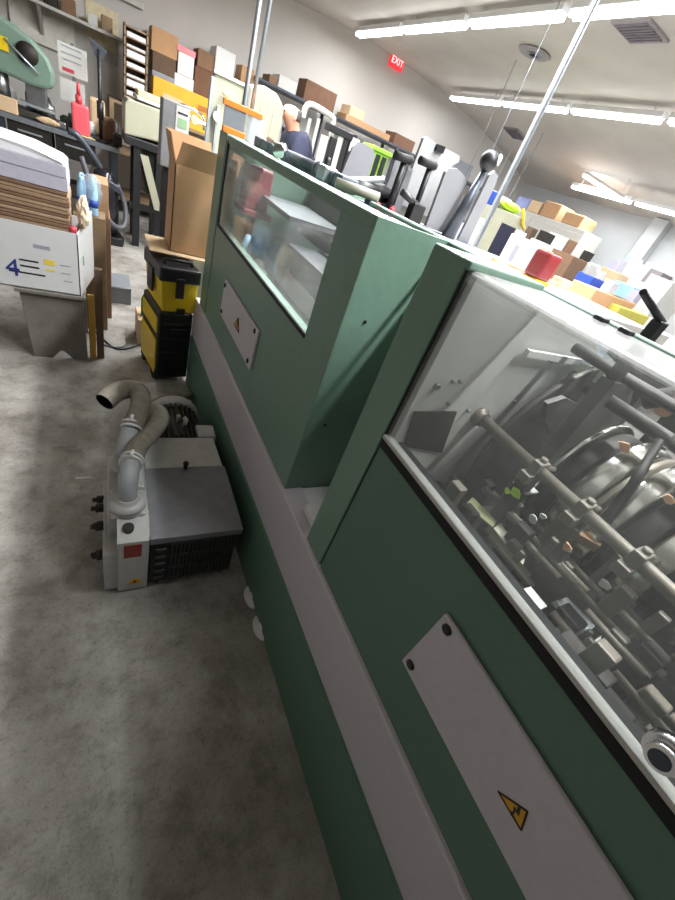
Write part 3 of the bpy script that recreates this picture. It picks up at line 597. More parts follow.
tx = text('printed_number', '4', .13, (-.393, y0 - .001, .545), (PI / 2, 0, 0), INK, body, .001)
def pr(name, u0, v0, u1, v1, m):
    a, c = ony(u0, v0, y0 - .001), ony(u1, v1, y0 - .001); return part(name, MB().box(a.x, c.x, y0 - .001, y0 + .001, min(a.z, c.z), max(a.z, c.z)), m, body)
for (u, v, L_) in ((19, 259, .085), (20, 265, .085), (9, 270, .16)):
    a = ony(u, v, y0); part('printed_line', MB().box(a.x, a.x + L_, y0 - .001, y0 + .001, a.z - .005, a.z + .004), INKB, body)
a = ony(44, 263, y0); part('yellow_print', MB().box(a.x, a.x + .05, y0 - .001, y0 + .001, a.z - .008, a.z + .022), mat('yellow_print', 'e2c64a', .6), body)
a = ony(46, 270, y0); part('yellow_print', MB().box(a.x, a.x + .04, y0 - .001, y0 + .001, a.z - .005, a.z + .006), mat('yellow_print', 'e2c64a', .6), body)
a = ony(33, 246, y0); part('grey_print', MB().box(a.x, a.x + .075, y0 - .001, y0 + .001, a.z - .008, a.z + .012), mat('grey_print', '9a9aa6', .7, 0, .3, 120), body)
for (u, v, L_) in ((60, 265, .05), (61, 273, .045), (64, 281, .04)):
    a = ony(u, v, y0); part('grey_print', MB().box(a.x, a.x + L_, y0 - .001, y0 + .001, a.z - .003, a.z + .003), mat('grey_print', '9a9aa6'), body)
part('green_print', MB().box(x1 + .018, x1 + .022, 2.82, 2.86, .60, .65, 0), mat('green_print', '6fae82', .7), body)
# sheets in the carton
solo('board_bundle', MB().box(-.49, -.118, 2.75, 3.05, .45, .745, .002), CARD_D, 'thick brown board bundle at the bottom of the white carton', 'board', 'brown board bundles in the carton')
z = .746
for i in range(13):
    th = rnd.uniform(.015, .021); dx = rnd.uniform(-.006, .006)
    solo('board_bundle', MB().box(-.49 + dx, -.118 + dx, 2.75 + rnd.uniform(0, .006), 3.05, z, z + th - .003, .002), (CARD_D, mat('board_brown', '94785f', .85, 0, .15, 40), mat('board_tan', 'a58b70', .85, 0, .15, 40))[i % 3],
         'thin brown board bundle in the white carton, %s from the top' % ['thirteenth', 'twelfth', 'eleventh', 'tenth', 'ninth', 'eighth', 'seventh', 'sixth', 'fifth', 'fourth', 'third', 'second', 'first'][i], 'board', 'brown board bundles in the carton'); z += th
z += 0; zb = z
solo('paper_ream', MB().box(-.49, -.115, 2.755, 3.05, z, z + .062, .003), PAPER_D, 'lower lilac-grey ream of paper stacked on the brown boards', 'paper', 'reams on the brown boards'); z += .063
solo('paper_ream', MB().box(-.492, -.117, 2.752, 3.05, z, z + .055, .003), PAPER_D, 'upper lilac-grey ream of paper stacked on the brown boards', 'paper', 'reams on the brown boards'); z += .056
solo('paper_sheets', MB().prism([(-.50, 2.76, z), (-.125, 2.76, z), (-.14, 2.75, z + .012), (-.26, 2.76, z + .035), (-.50, 2.77, z + .045)], (0, .3, 0)), PAPER, 'loose curled white sheets on top of the lilac-grey paper', 'paper')
def crumple(c, sx, sy, sz, seed, n=3):
    t = bmesh.new(); bmesh.ops.create_icosphere(t, subdivisions=n, radius=1); r = random.Random(seed); F_ = [Vector((r.uniform(-1, 1), r.uniform(-1, 1), r.uniform(-1, 1))).normalized() for _ in range(9)]
    for v in t.verts:
        d = v.co.normalized(); k = 1 - .28 * max(0, max(d.dot(q) for q in F_)) ** 6 + r.uniform(-.08, .08); v.co = Vector((c[0] + d.x * sx * k, c[1] + d.y * sy * k, max(c[2] - sz * .95, c[2] + d.z * sz * k)))
    return MB()._merge(t)
solo('paper_wad', crumple((-.055, 2.86, .885), .036, .09, .09, 3), mat('cream_kraft', 'd9c9b0', .8), 'crumpled pale kraft paper stuffed at right end of the white carton', 'paper')
solo('red_cap', MB().lathe([(.0, 0), (.02, 0), (.018, .03), (.0, .03)], Matrix.Translation((-.105, 2.76, .79)), 12), RED, 'small red cap at right corner of the white carton rim', 'cap')
# bag, boards and boxes behind the carton
solo('wooden_board', MB().box(-.055, -.018, 2.78, 2.80, 0, .44, .003), mat('yellow_wood', 'b58d3e', .7, 0, .15, 8), 'yellowish wooden board standing at right side of the stool', 'board')
solo('dark_plank', MB().box(-.014, .028, 2.79, 2.83, 0, .60, .003), BROWN, 'dark brown plank standing upright beside the yellowish board', 'board')
solo('shelf_carton', MB().box(-.02, .095, 3.46, 3.75, 0, .74, .004), CARD_D, 'lower brown carton standing on floor behind the wooden stool', 'box', 'brown cartons stacked behind the stool')
solo('shelf_carton', MB().box(-.01, .085, 3.47, 3.75, .741, .94, .004), CARD, 'upper brown carton stacked behind the wooden stool', 'box', 'brown cartons stacked behind the stool')
W_ = thing('bottle_pack', 'film-wrapped bundle of clear bottles with blue labels behind the white carton', 'bottles', (0, 3.20, 0))
stand = MB().box(-.12, .06, 3.235, 3.43, 0, .78, .004); solo('support_crate', stand, OAK, 'brown crate standing under the wrapped clear bottles', 'crate')
part('wrap', crumple((-.03, 3.33, .905), .075, .10, .122, 11), FILM, W_)
for i in range(2):
    for j in range(3):
        x, y = -.065 + .06 * i, 3.27 + .06 * j
        bt = part('bottle', MB().lathe([(.024, .782), (.026, .79), (.026, .93), (.012, .97), (.012, .985)], Matrix.Translation((x, y, 0)), 12), SKYB, W_)
        part('bottle_label', MB().lathe([(.0265, .83), (.0268, .83), (.0268, .875), (.0265, .875)], Matrix.Translation((x, y, 0)), 12), BLUE, bt)
# grey metal box on the floor
c0, c1 = onz(104, 302, 0), onz(131, 305, 0)
mb_ = thing('metal_box', 'low grey metal box lying on the aisle floor behind the stool', 'box', ((c0.x + c1.x) / 2, 3.95, 0))
part('box_body', MB().box(c0.x, c1.x, 3.79, 4.12, 0, .135, .004), GALV_D, mb_); part('box_lid', MB().box(c0.x - .004, c1.x + .004, 3.786, 4.124, .135, .148, .003), GALV, mb_)
# ---------------------------------------------------------------- vacuum cleaner
c = onz(119, 236, 0); vx, vy = .10, 5.60
V = thing('vacuum_cleaner', 'black upright vacuum cleaner with grey hose and red button by bench', 'vacuum', (vx, vy, 0))
part('floor_head', MB().prism([(vx - .17, vy - .15, 0), (vx + .17, vy - .15, 0), (vx + .19, vy - .05, 0), (vx + .15, vy + .12, 0), (vx - .15, vy + .12, 0), (vx - .19, vy - .05, 0)], (0, 0, .09), .012), BLACK, V)
part('vacuum_body', MB().lathe([(.10, .08), (.13, .12), (.14, .35), (.13, .55), (.09, .68), (.04, .72)], Matrix.Translation((vx, vy, 0)), 20), mat('gloss_black', '1d1c22', .2, 0, .1, 10), V)
part('dust_cup', MB().cyl((vx - .06, vy - .10, .10), (vx - .06, vy - .10, .42), .075), mat('smoke_grey', '6d6c72', .2, 0, .1, 8), V)
part('cup_band', MB().cyl((vx - .06, vy - .10, .40), (vx - .06, vy - .10, .43), .079), STEEL, V)
part('push_button', MB().ball((vx - .02, vy - .14, .60), .05, (1, .5, .9)), RED, V)
part('handle', MB().tube(catmull([(vx, vy + .02, .66), (vx - .10, vy, .80), (vx - .22, vy - .02, .93), (vx - .30, vy - .02, .95)], 6), .032, 12), SLATE, V)
part('hose', MB().tube(catmull([(vx - .20, vy - .12, .78), (vx - .10, vy - .18, .5), (vx + .05, vy - .19, .25), (vx + .18, vy - .10, .22), (vx + .2, vy, .4), (vx + .12, vy + .02, .6)], 8), .026, 12), mat('hose_grey', '55555b', .5, 0, .1, 20), V)
part('nozzle', MB().prism([(vx - .02, vy - .10, .66), (vx + .14, vy - .10, .60), (vx + .18, vy - .1, .52), (vx + .02, vy - .1, .56)], (0, .06, 0), .01), SLATE, V)
# ---------------------------------------------------------------- bench at the left
N = thing('work_bench', 'long dark topped work bench crowded with tools at the left', 'bench', (-.7, 6.3, 0))
part('bench_top', MB().box(-1.9, .26, 5.92, 6.75, .86, .90, .006), SLATE, N); part('front_edge', MB().box(-1.9, .26, 5.905, 5.925, .85, .895, .003), GALV_D, N)
for x in (-1.85, -.8, .18):
    for y in (5.95, 6.65): part('leg', MB().box(x, x + .06, y, y + .06, 0, .86), SLATE, N)
part('back_shelf', MB().box(-1.85, .24, 6.1, 6.7, .25, .28), DSTEEL, N)
for x in (-.72, -.33):
    dr = part('drawer', MB().box(x, x + .36, 5.93, 6.4, .66, .86, .004), GRIME, N); part('drawer_pull', MB().box(x + .08, x + .28, 5.918, 5.932, .775, .79, .003), GALV, dr)
D = thing('drill_press', 'rounded green machine head with dark round opening on the left bench', 'machine', (-.5, 6.2, .9))
hp = [(-.95, 1.62), (-.80, 1.63), (-.62, 1.58), (-.45, 1.52), (-.34, 1.43), (-.30, 1.33), (-.31, 1.22), (-.37, 1.18), (-.50, 1.17), (-.70, 1.19), (-.95, 1.18)]
part('machine_head', MB().prism([(x, 6.0, z) for x, z in hp], (0, .22, 0), .03), mat('press_green', '728a7c', .4, 0, .06, 8), D)
part('dark_opening', MB().lathe([(0, 0), (.085, 0), (.085, .02), (.0, .02)], Matrix.Translation((-.50, 6.0, 1.405)) @ Matrix.Rotation(PI / 2, 4, 'X') @ Matrix.Scale(1, 4), 24), GRIME, D)
part('work_head', MB().box(-.55, -.38, 6.05, 6.18, 1.02, 1.2, .01), STEEL, D); part('column', MB().cyl((-.75, 6.12, .9), (-.75, 6.12, 1.25), .07), STEEL, D); part('base', MB().box(-.95, -.33, 5.98, 6.3, .90, .96, .01), DSTEEL, D)
part('table', MB().box(-.62, -.32, 5.97, 6.2, 1.0, 1.02, .004), GALV, D); b = MB().cyl((-.47, 6.1, .96), (-.47, 6.1, 1.02), .04); part('table_post', b, STEEL, D)
part('feed_handle', MB().tube([(-.66, 5.98, 1.45), (-.42, 5.97, 1.28)], .009, 8), GALV, D); part('yellow_tag', MB().box(-.72, -.64, 5.985, 5.999, 1.36, 1.46), YELLOW, D)
Rb = thing('squeeze_bottle', 'pink-red squeeze bottle with a nozzle cap on the bench', 'bottle', (-.09, 5.99, .9))
part('bottle_body', MB().box(-.175, -.015, 5.96, 6.04, .905, 1.17, .025), PINK, Rb); part('cap', MB().cyl((-.105, 6.0, 1.16), (-.105, 6.0, 1.235), .03), RED, Rb); part('nozzle', MB().cyl((-.105, 6.0, 1.23), (-.105, 6.0, 1.34), .02, .012), RED, Rb)
solo('yellow_note', MB().box(-.18, .03, 5.94, 6.07, .90, .905), mat('pale_yellow_paper', 'e8dfae', .8), 'pale yellow sheet under the pink-red squeeze bottle', 'paper')
st = thing('bench_stand', 'thin black T-shaped stand on the bench beside the pink bottle', 'stand', (.085, 6.05, .9))
part('post', MB().cyl((.085, 6.05, .90), (.085, 6.05, 1.66), .018), BLACK, st); part('foot', MB().cyl((.085, 6.05, .90), (.085, 6.05, .92), .08), BLACK, st); part('tee_head', MB().prism([(.0, 6.04, 1.72), (.16, 6.04, 1.67), (.105, 6.04, 1.57), (.07, 6.04, 1.57)], (0, .03, 0), .004), SLATE, st); part('grip', MB().cyl((.085, 6.05, 1.1), (.085, 6.05, 1.25), .032), BLACK, st)
nb = thing('notice_board', 'two white printed sheets hanging one above the other over the bench', 'notice', (-.15, 6.4, .9))
part('upper_sheet', MB().box(-.27, -.02, 6.30, 6.305, 1.36, 1.60), PALE, nb); part('lower_sheet', MB().box(-.27, -.05, 6.30, 6.305, 1.13, 1.32), PALE, nb); part('post', MB().box(-.16, -.13, 6.306, 6.325, .90, 1.62), STEEL, nb)
b = MB(); 
for z in (1.57, 1.52, 1.47): b.box(-.24, -.07, 6.297, 6.30, z, z + .012)
part('printed_line', b, mat('grey_print', '9a9aa6'), nb); part('red_print', MB().box(-.24, -.14, 6.297, 6.30, 1.38, 1.41), RED, nb)
junk = [('metal_jar', -.40, .06, .16, STEEL, 'steel jar on the bench under the green machine'), ('white_tub', -.76, .08, .17, WHITE, 'white tub at left end of the bench'), ('parts_bin', -.24, .06, .09, mat('bin_green', '3f5a50', .5), 'dark green parts bin left of the pink bottle'),
        ('oil_can', -.08, .06, .14, GRIME, 'dark oil can left of the pink bottle'), ('wire_spool', -.01, .05, .12, PALE, 'pale spool right of the pink bottle'), ('spray_can', .22, .06, .2, SLATE, 'dark spray can near right end of the bench')]
for i, (nm, x, r, h, m, lb) in enumerate(junk):
    solo(nm, MB().lathe([(r * .9, 0), (r, .01), (r, h * .8), (r * .6, h * .9), (r * .6, h)], Matrix.Translation((x, 6.42 + .14 * (i % 2), .9)), 14), m, lb, nm.split('_')[-1], 'odds and ends on the bench')
for i, (nm, x, y, w_, d_, h, m, lb) in enumerate((
    ('steel_block', -.30, 5.97, .07, .07, .06, STEEL, 'bright steel block at the bench edge left of the pink bottle'), ('grease_tin', -.235, 6.03, .05, .06, .10, GRIME, 'dark tin just left of the pink bottle'),
    ('green_tin', -.21, 6.12, .05, .05, .15, mat('tin_green', '38604c', .5), 'green tin behind the pale yellow sheet'), ('brown_box', .10, 6.30, .14, .12, .22, CARD_D, 'brown box on the bench behind the black stand'),
    ('pale_carton', -.02, 6.50, .16, .14, .34, CARD_L, 'pale tan box at the back of the bench near the notice sheets'), ('grey_toolbox', -.60, 6.45, .22, .16, .2, SLATE, 'slate toolbox at the back of the bench behind the green machine'),
    ('white_jug', -.17, 6.22, .09, .09, .22, WHITE, 'white jug behind the pink-red bottle'), ('small_vice', .20, 6.02, .09, .10, .12, DSTEEL, 'dark vice at the right end of the bench'))):
    solo(nm, MB().box(x, x + w_, y, y + d_, .90, .90 + h, min(w_, h) * .2), m, lb, nm.split('_')[-1], 'odds and ends on the bench')
solo('rag', crumple((-.38, 5.945, .933), .10, .028, .033, 5), CARD_L, 'crumpled tan rag at the bench front edge', 'rag')
solo('carton', MB().box(-.80, -.62, 5.91, 5.975, .90, 1.02, .004), CARD_L, 'tan carton on the bench at the left picture edge', 'box')
# ---------------------------------------------------------------- folding machine with control panel
Fm = thing('paper_folder', 'beige folding machine with black legs behind the tall cardboard carton', 'machine', (.8, 5.9, 0))
part('side_panel', MB().prism([(.29, 5.6, 1.08), (.90, 5.6, 1.14), (.90, 5.6, 1.40), (.32, 5.6, 1.38), (.29, 5.6, 1.33)], (0, .5, 0), .012), BEIGE, Fm)
part('under_frame', MB().box(.29, 1.1, 5.6, 6.2, 1.0, 1.08, .01), BLACK, Fm); part('cross_bar', MB().box(.34, 1.05, 5.63, 5.66, .40, .47), BLACK, Fm)
for x in (.38, .60, .98):
    for y in (5.62, 6.1): part('leg', MB().box(x, x + .07, y, y + .07, 0, 1.0), BLACK, Fm)
part('drive_motor', MB().cyl((.53, 5.66, .72), (.53, 5.9, .72), .13), GRIME, Fm); part('motor_bracket', MB().box(.42, .64, 5.68, 5.9, .82, 1.0, .01), BLACK, Fm); part('side_guard', MB().prism([(.44, 5.61, .95), (.52, 5.61, .95), (.68, 5.61, .45), (.60, 5.61, .45)], (0, .012, 0)), BEIGE, Fm)
part('upper_bed', MB().box(.40, 1.1, 5.6, 6.2, 1.40, 1.43, .005), PALE, Fm); part('wooden_tray', MB().box(.42, .80, 5.8, 6.2, 1.43, 1.48, .01), CARD_L, Fm)
part('feed_wheel', MB().cyl((.95, 5.56, 1.42), (.95, 5.60, 1.42), .04), BEIGE, Fm); part('hand_bar', MB().tube(catmull([(.78, 5.63, 1.43), (.82, 5.62, 1.50), (1.02, 5.62, 1.48), (1.06, 5.63, 1.36)], 6), .014, 8), CHROME, Fm)
ct = thing('control_panel', 'grey upright control box with striped white label behind tall carton', 'control panel', (.46, 3.45, 0))
part('cabinet', MB().box(.385, .55, 3.40, 3.55, 1.16, 1.52, .006), mat('control_grey', '77787a', .5), ct); part('post', MB().box(.41, .49, 3.44, 3.52, 0, 1.16), BLACK, ct)
lbp = part('white_label', MB().box(.465, .545, 3.396, 3.401, 1.24, 1.51), PALE, ct)
b = MB(); b.box(.475, .535, 3.394, 3.397, 1.47, 1.48); b.box(.475, .535, 3.394, 3.397, 1.355, 1.375); b.box(.475, .535, 3.394, 3.397, 1.325, 1.33); part('dark_print', b, NAVY, lbp)
part('green_print', MB().box(.477, .533, 3.394, 3.397, 1.40, 1.45), mat('print_green', '86a37f', .6), lbp); part('digit_print', MB().box(.48, .53, 3.394, 3.397, 1.27, 1.295), INKB, lbp)
# cream hooded machine with frame
Q = thing('cream_press', 'cream machine with a rounded hood behind rear end of the green machine', 'machine', (1.1, 4.0, 0))
hp = [(1.00, 1.30), (1.00, 1.79), (1.12, 1.82), (1.22, 1.81), (1.28, 1.76), (1.30, 1.66), (1.29, 1.48), (1.27, 1.30)]
part('rounded_hood', MB().prism([(x, 3.82, z) for x, z in hp], (0, .3, 0), .02), CREAM, Q)
b = MB()
for k in range(4): b.box(1.06 + k * .05, 1.066 + k * .05, 3.815, 3.822, 1.36, 1.72)
part('hood_rib', b, BEIGE, Q)
part('flat_guard', MB().box(.77, .99, 3.9, 3.93, 1.30, 1.77, .006), BEIGE, Q); part('top_edge', MB().box(.76, 1.0, 3.88, 3.94, 1.765, 1.785, .004), PALE, Q)
part('machine_base', MB().box(.75, 1.45, 3.9, 4.15, 0, 1.31, .01), BEIGE, Q)
b = MB().box(.74, .765, 3.85, 3.88, 1.28, 1.74, .003); b.box(.80, .82, 3.85, 3.88, 1.28, 1.6, .003); b.box(.74, .9, 3.84, 3.90, 1.27, 1.31); part('upright', b, GALV, Q)
part('dial', MB().cyl((.80, 3.80, 1.53), (.80, 3.86, 1.53), .03), PALE, Q); b = MB().ball((.86, 3.84, 1.68), .025, (1.6, .8, .8)); part('lamp_knob', b, mat('pale_yellow_knob', 'e3dca6', .5), Q)
# ---------------------------------------------------------------- back wall shelving and cartons
def rack(name, label, x0, x1, y0, y1, top, levels, m, up_m=None):
    t = thing(name, label, 'shelving', ((x0 + x1) / 2, (y0 + y1) / 2, 0))
    for z in levels: part('shelf', MB().box(x0, x1, y0, y1, z - .03, z, .003), m, t)
    n = max(2, int((x1 - x0) / 1.3) + 1)
    for i in range(n):
        x = x0 + (x1 - x0 - .05) * i / (n - 1)
        for y in (y0 - .004, y1 - .036): part('upright', MB().box(x, x + .05, y, y + .04, 0, top), up_m or m, t)
    return t
rack('steel_shelving', 'long dark grey shelving along the back wall under a row of cartons', 2.0, 7.2, 7.35, 7.9, 2.13, (.2, .85, 1.5, 2.13), SLATE)
rack('wooden_shelving', 'wooden shelving in the back corner holding the tall stack of cartons', .2, 1.98, 7.1, 7.9, 1.27, (.2, .75, 1.27), OAK)
GR = 'cartons stored along the back wall'
def bg(label, bl, tr, y, d, m, z0=None, name='carton', cat='box', group=GR, bev=.006, lid=None):
    a, c = ony(*bl, y), ony(*tr, y); z = a.z if z0 is None else z0
    x0, x1 = min(a.x, c.x), max(a.x, c.x); z1 = max(c.z, z + .04)
    return solo(name, MB().box(x0, x1, y, y + d, z, z1, bev), m, label, cat, group)
Z1 = 1.27
# amber long carton, then the stack above it
t = thing('amber_carton', 'long amber yellow carton lying along the back shelf', 'box', (1.2, 7.2, Z1)); a, c = ony(152, 112, 7.12), ony(244, 100, 7.12)
part('carton_body', MB().box(a.x, c.x, 7.12, 7.42, Z1, 1.66, .01), AMBER, t); part('label', MB().box(a.x + .12, a.x + .36, 7.115, 7.122, 1.33, 1.53), CARD_L, t); part('print_strip', MB().box(a.x + .55, a.x + .82, 7.115, 7.122, 1.50, 1.56), mat('red_brown_print', 'a8662a', .7), t)
def pile(x0, x1, y, d, spec):
    z = spec[0]
    for h, m, lb, ins in spec[1]:
        solo('carton', MB().box(x0 + ins, x1 - ins * .5, y, y + d, z, z + h, .006), m, lb, 'box', GR); z += h + .001
pile(.70, .98, 7.46, .4, (Z1, ((.25, CARD_D, 'hidden brown carton behind left end of the amber carton', 0), (.20, GALV_D, 'grey carton low in the stack left of the white carton with red lid', 0), (.18, BROWN, 'dark brown carton below the big tan top carton', 0), (.23, CARD, 'big tan carton topping the stack at the back corner', -.02))))
pile(1.0, 1.2, 7.45, .4, (Z1, ((.36, CARD_D, 'hidden brown carton behind middle of the amber carton', 0), (.16, WHITE, 'lower white carton in the stack behind the amber carton', -.03), (.22, WHITE, 'upper white carton under a red-lidded one behind the amber carton', 0), (.06, mat('pink_lid', 'e88a90', .6), 'flat pink-red lid on the white cartons at the back', -.02))))
pile(1.22, 1.46, 7.46, .4, (Z1, ((.38, CARD_D, 'plain brown carton behind right part of the amber carton', 0), (.30, mat('umber_card', '6d4f3c', .85), 'umber carton left of the white and green carton', 0), (.18, CARD_D, 'brown carton over the umber one at the back', .02))))
t = thing('carton', 'upright white carton with a green bottom band behind the amber carton', 'box', (1.6, 7.5, Z1), 0, GR)
part('carton_body', MB().box(1.55, 1.80, 7.43, 7.8, Z1, 1.98, .006), WHITE, t); part('green_band', MB().box(1.548, 1.802, 7.428, 7.5, 1.62, 1.70), mat('green_band', '77cf5f', .6), t)
solo('carton', MB().box(1.46, 1.72, 7.45, 7.85, 1.981, 2.24, .006), WHITE, 'white carton with a dark spot atop the green-banded carton', 'box', GR)
pile(1.82, 2.06, 7.2, .12, (1.28, ((.38, WHITE, 'pale carton at right end of the amber one', 0),)))
solo('carton', MB().box(1.82, 2.12, 7.18, 7.32, 1.661, 1.84, .005), BLUE, 'blue carton right of the green-banded white carton', 'box', GR)
solo('carton', MB().box(1.82, 2.0, 7.45, 7.8, 1.27, 2.18, .005), CARD, 'tall tan carton right of the white cartons', 'box', GR)
# the pigeon-hole rack at the far left
t = thing('sorting_rack', 'brown pigeon-hole rack with white papers in the back left corner', 'rack', (.45, 7.2, Z1))
b = MB()
for x in (.36, .60): b.box(x, x + .02, 7.12, 7.4, Z1, 2.02)
for k in range(9): b.box(.36, .62, 7.12, 7.4, 1.27 + k * .09, 1.282 + k * .09)
b.box(.36, .62, 7.39, 7.4, Z1, 2.02); part('rack_frame', b, OAK, t)
for k in range(8): part('paper_stack', MB().box(.39, .59, 7.13, 7.38, 1.283 + k * .09, 1.305 + k * .09 + .02 * (k % 3)), PAPER, t)
solo('wall_paper_sheet', MB().box(-.02, .34, 7.985, 7.995, 1.72, 2.12), mat('cream_paper', 'dccfae', .8), 'cream paper sheet on the back wall above the bench', 'paper')
solo('wall_lamp', MB().box(-.05, .62, 7.93, 7.99, 2.26, 2.32, .01), PALE, 'unlit pale strip lamp along the back wall over the bench', 'lamp')
solo('wall_panel', MB().box(-.8, -.15, 7.95, 7.99, 1.5, 2.6, .004), mat('cream_white', 'dad7cd', .7), 'off-white board on the back wall at the top left picture corner', 'board')
t = thing('parts_shelf', 'shelf of dark parts on the back wall above the green machine head', 'shelving', (-.6, 7.8, 1.85))
part('shelf', MB().box(-.62, .40, 7.55, 7.94, 1.85, 1.88), LGREY, t)
for x in (-.5, .3): part('bracket', MB().prism([(x, 7.94, 1.85), (x, 7.6, 1.85), (x, 7.94, 1.6)], (.03, 0, 0)), LGREY, t)
for i, (x, w_, h, m) in enumerate(((-.55, .12, .16, BROWN), (-.40, .10, .24, GRIME), (-.26, .14, .14, CARD_D), (.0, .1, .10, PALE), (.14, .12, .14, OAK))):
    solo('parts_box', MB().box(x, x + w_, 7.58, 7.85, 1.88, 1.88 + h, .006), m, ['brown', 'tall black', 'dusty brown', 'small pale', 'worn tan'][i] + ' parts box on the wall shelf above the green machine head', 'box', 'parts boxes on the wall shelf')
# cartons on top of the long shelving
Z2 = 2.13
for i, (x0, x1, h, m, lb) in enumerate(((2.2, 2.32, .09, CARD_D, 'tiny brown carton at the left end of the long back shelf'), (2.34, 2.62, .14, PALE, 'pale grey carton near left end of the long back shelf'), (2.75, 3.28, .24, mat('umber_card', '6d4f3c'), 'dark brown carton on the long back shelf above the person'),
        (3.55, 3.82, .12, CARD_L, 'small tan carton stacked on flat ones on the back shelf'), (4.5, 4.95, .16, mat('umber_card', '6d4f3c'), 'brown carton right of the flat tan cartons'), (5.55, 5.68, .28, CARD_L, 'narrow tan carton left of the grey case'), (5.75, 6.45, .24, GALV_D, 'long grey case on the back shelf behind the pale guide board'))):
    z = Z2 + (.085 if i == 3 else 0); solo('carton', MB().box(x0, x1, 7.40, 7.75, z, z + h, .006), m, lb, 'box', GR)
solo('carton', MB().box(3.5, 4.4, 7.38, 7.75, Z2, Z2 + .084, .004), CARD, 'long flat tan carton on the back shelf right of the person', 'box', GR)
# equipment between the machine and the back wall
t = thing('press_frame', 'machine with a pale bent tube guard frame to the right of the person', 'machine', (2.6, 5.5, 0))
a = [ony(*q, 5.5) for q in ((303, 118), (306, 107), (313, 105), (332, 117), (333, 124), (330, 140))]
part('guard_tube', MB().tube(catmull(a, 6), .03, 10), PALE, t); part('machine_body', MB().box(2.1, 3.2, 5.4, 5.9, 0, 1.38, .01), BEIGE, t)
b = MB()
for q in (309, 318): p = ony(q, 118, 5.5); b.box(p.x, p.x + .03, 5.49, 5.52, 1.36, p.z)
part('stay', b, PALE, t)
for i, (q, m) in enumerate((((322, 140), LGREY), ((331, 142), BLACK), ((338, 138), LGREY), ((344, 135), BLACK), ((351, 138), BLACK))):
    p = ony(*q, 5.3); part('column', MB().box(p.x, p.x + .08, 5.30, 5.36, 1.1, p.z + .05, .006), m, t)
part('column_head', MB().box(ony(326, 132, 5.3).x, ony(352, 140, 5.3).x, 5.28, 5.38, 1.81, 1.88, .008), BLACK, t); part('column_base', MB().box(2.1, 3.2, 5.26, 5.39, 0, 1.12, .01), BEIGE, t)
for i, (q) in enumerate(((351, 143), (351, 157))):
    p = ony(*q, 5.28); part('notice', MB().box(p.x, p.x + .11, 5.285, 5.295, p.z - .08, p.z + .06), PAPER, t)
p = ony(383, 150, 4.4)
lb_ = thing('lime_bin', 'lime green bin with black stripes between grey guide plates', 'bin', (p.x, 4.5, 0))
part('bin_body', MB().prism([(p.x - .10, 4.4, 1.42), (p.x + .08, 4.4, 1.42), (p.x + .10, 4.4, 1.79), (p.x - .11, 4.4, 1.79)], (0, .2, 0), .01), mat('lime_dull', '86b83a', .5), lb_); part('rim', MB().box(p.x - .13, p.x + .12, 4.38, 4.62, 1.78, 1.82, .008), mat('lime_dull', '86b83a', .5), lb_)
for dx in (-.06, .02): part('black_stripe', MB().box(p.x + dx, p.x + dx + .05, 4.385, 4.405, 1.43, 1.76), BLACK, lb_)
part('bin_stand', MB().box(p.x - .12, p.x + .10, 4.4, 4.62, 0, 1.42, .005), SLATE, lb_)
tb = thing('packing_table', 'table with white paper piles beyond the green machine', 'table', (1.3, 3.3, 0))
part('table_top', MB().box(.85, 1.95, 2.95, 3.65, 1.32, 1.36, .004), BEIGE, tb)
for x in (.87, 1.88):
    for y in (2.97, 3.58): part('leg', MB().box(x, x + .05, y, y + .05, 0, 1.32), DSTEEL, tb)
for i, (q0, q1, lb) in enumerate((((264, 131), (284, 146), 'long white paper strip pile beyond the machine top'), ((286, 142), (302, 150), 'white crumpled paper pile below the person'), ((304, 148), (318, 156), 'white paper heap right of the person pile'), ((322, 150), (330, 160), 'narrow white paper pile near the dark columns'))):
    a, c = onz(*q0, 1.365), onz(*q1, 1.365)
    a, c = ony(*q0, 3.1), ony(*q1, 3.1)
    solo('paper_pile', MB().box(a.x, c.x, 3.1, 3.35, 1.36, min(max(a.z, 1.40), 1.47), .006), PAPER, lb, 'paper', 'white paper piles beyond the machine')
# ---------------------------------------------------------------- the person
def skinned(name, verts, edges, m, parent=None, sub=2):
    me = bpy.data.meshes.new(name); me.from_pydata([v[0] for v in verts], edges, []); o = new(name, me)
    md = o.modifiers.new('skin', 'SKIN'); lay = me.skin_vertices[0].data
    for i, v in enumerate(verts):
        r = v[1]; lay[i].radius = (r, r) if not isinstance(r, tuple) else r; lay[i].use_root = (i == 0)
    md.use_smooth_shade = True; s = o.modifiers.new('sub', 'SUBSURF'); s.levels = s.render_levels = sub
    me.materials.append(m)
    if parent: o.parent = parent; ORG[o] = ORG[parent]
    return o
PX, PY = 1.84, 4.62
per = thing('person', 'person in a dark navy shirt bending over work beyond the green machine', 'person', (PX, PY, 0), local=True)
hd = Vector((-.215, -.03, 1.765))   # head centre
J = dict(pel=((0, 0, 1.0), (.16, .11)), sp=((-.03, 0, 1.22), (.16, .115)), ch=((-.09, -.01, 1.50), (.19, .125)), nk=((-.155, -.02, 1.64), .06), hb=((-.195, -.03, 1.715), .075), hc=((-.215, -.03, 1.77), (.105, .115)), ht=((-.205, -.03, 1.84), .08),
    ls=((-.11, -.20, 1.59), .075), le=((-.18, -.29, 1.25), .055), lw=((-.38, -.24, 1.14), .034), rs=((-.10, .19, 1.59), .075), re=((-.03, .32, 1.27), .055), rw=((-.20, .34, 1.12), .034),
    lh=((0.0, -.10, .88), .10), lk=((.02, -.11, .48), .062), la=((.05, -.11, .09), .042), lt=((-.10, -.12, .035), .035), rh=((0, .10, .88), .10), rk=((.0, .11, .48), .062), ra=((.04, .11, .09), .042), rt=((-.11, .12, .035), .035))
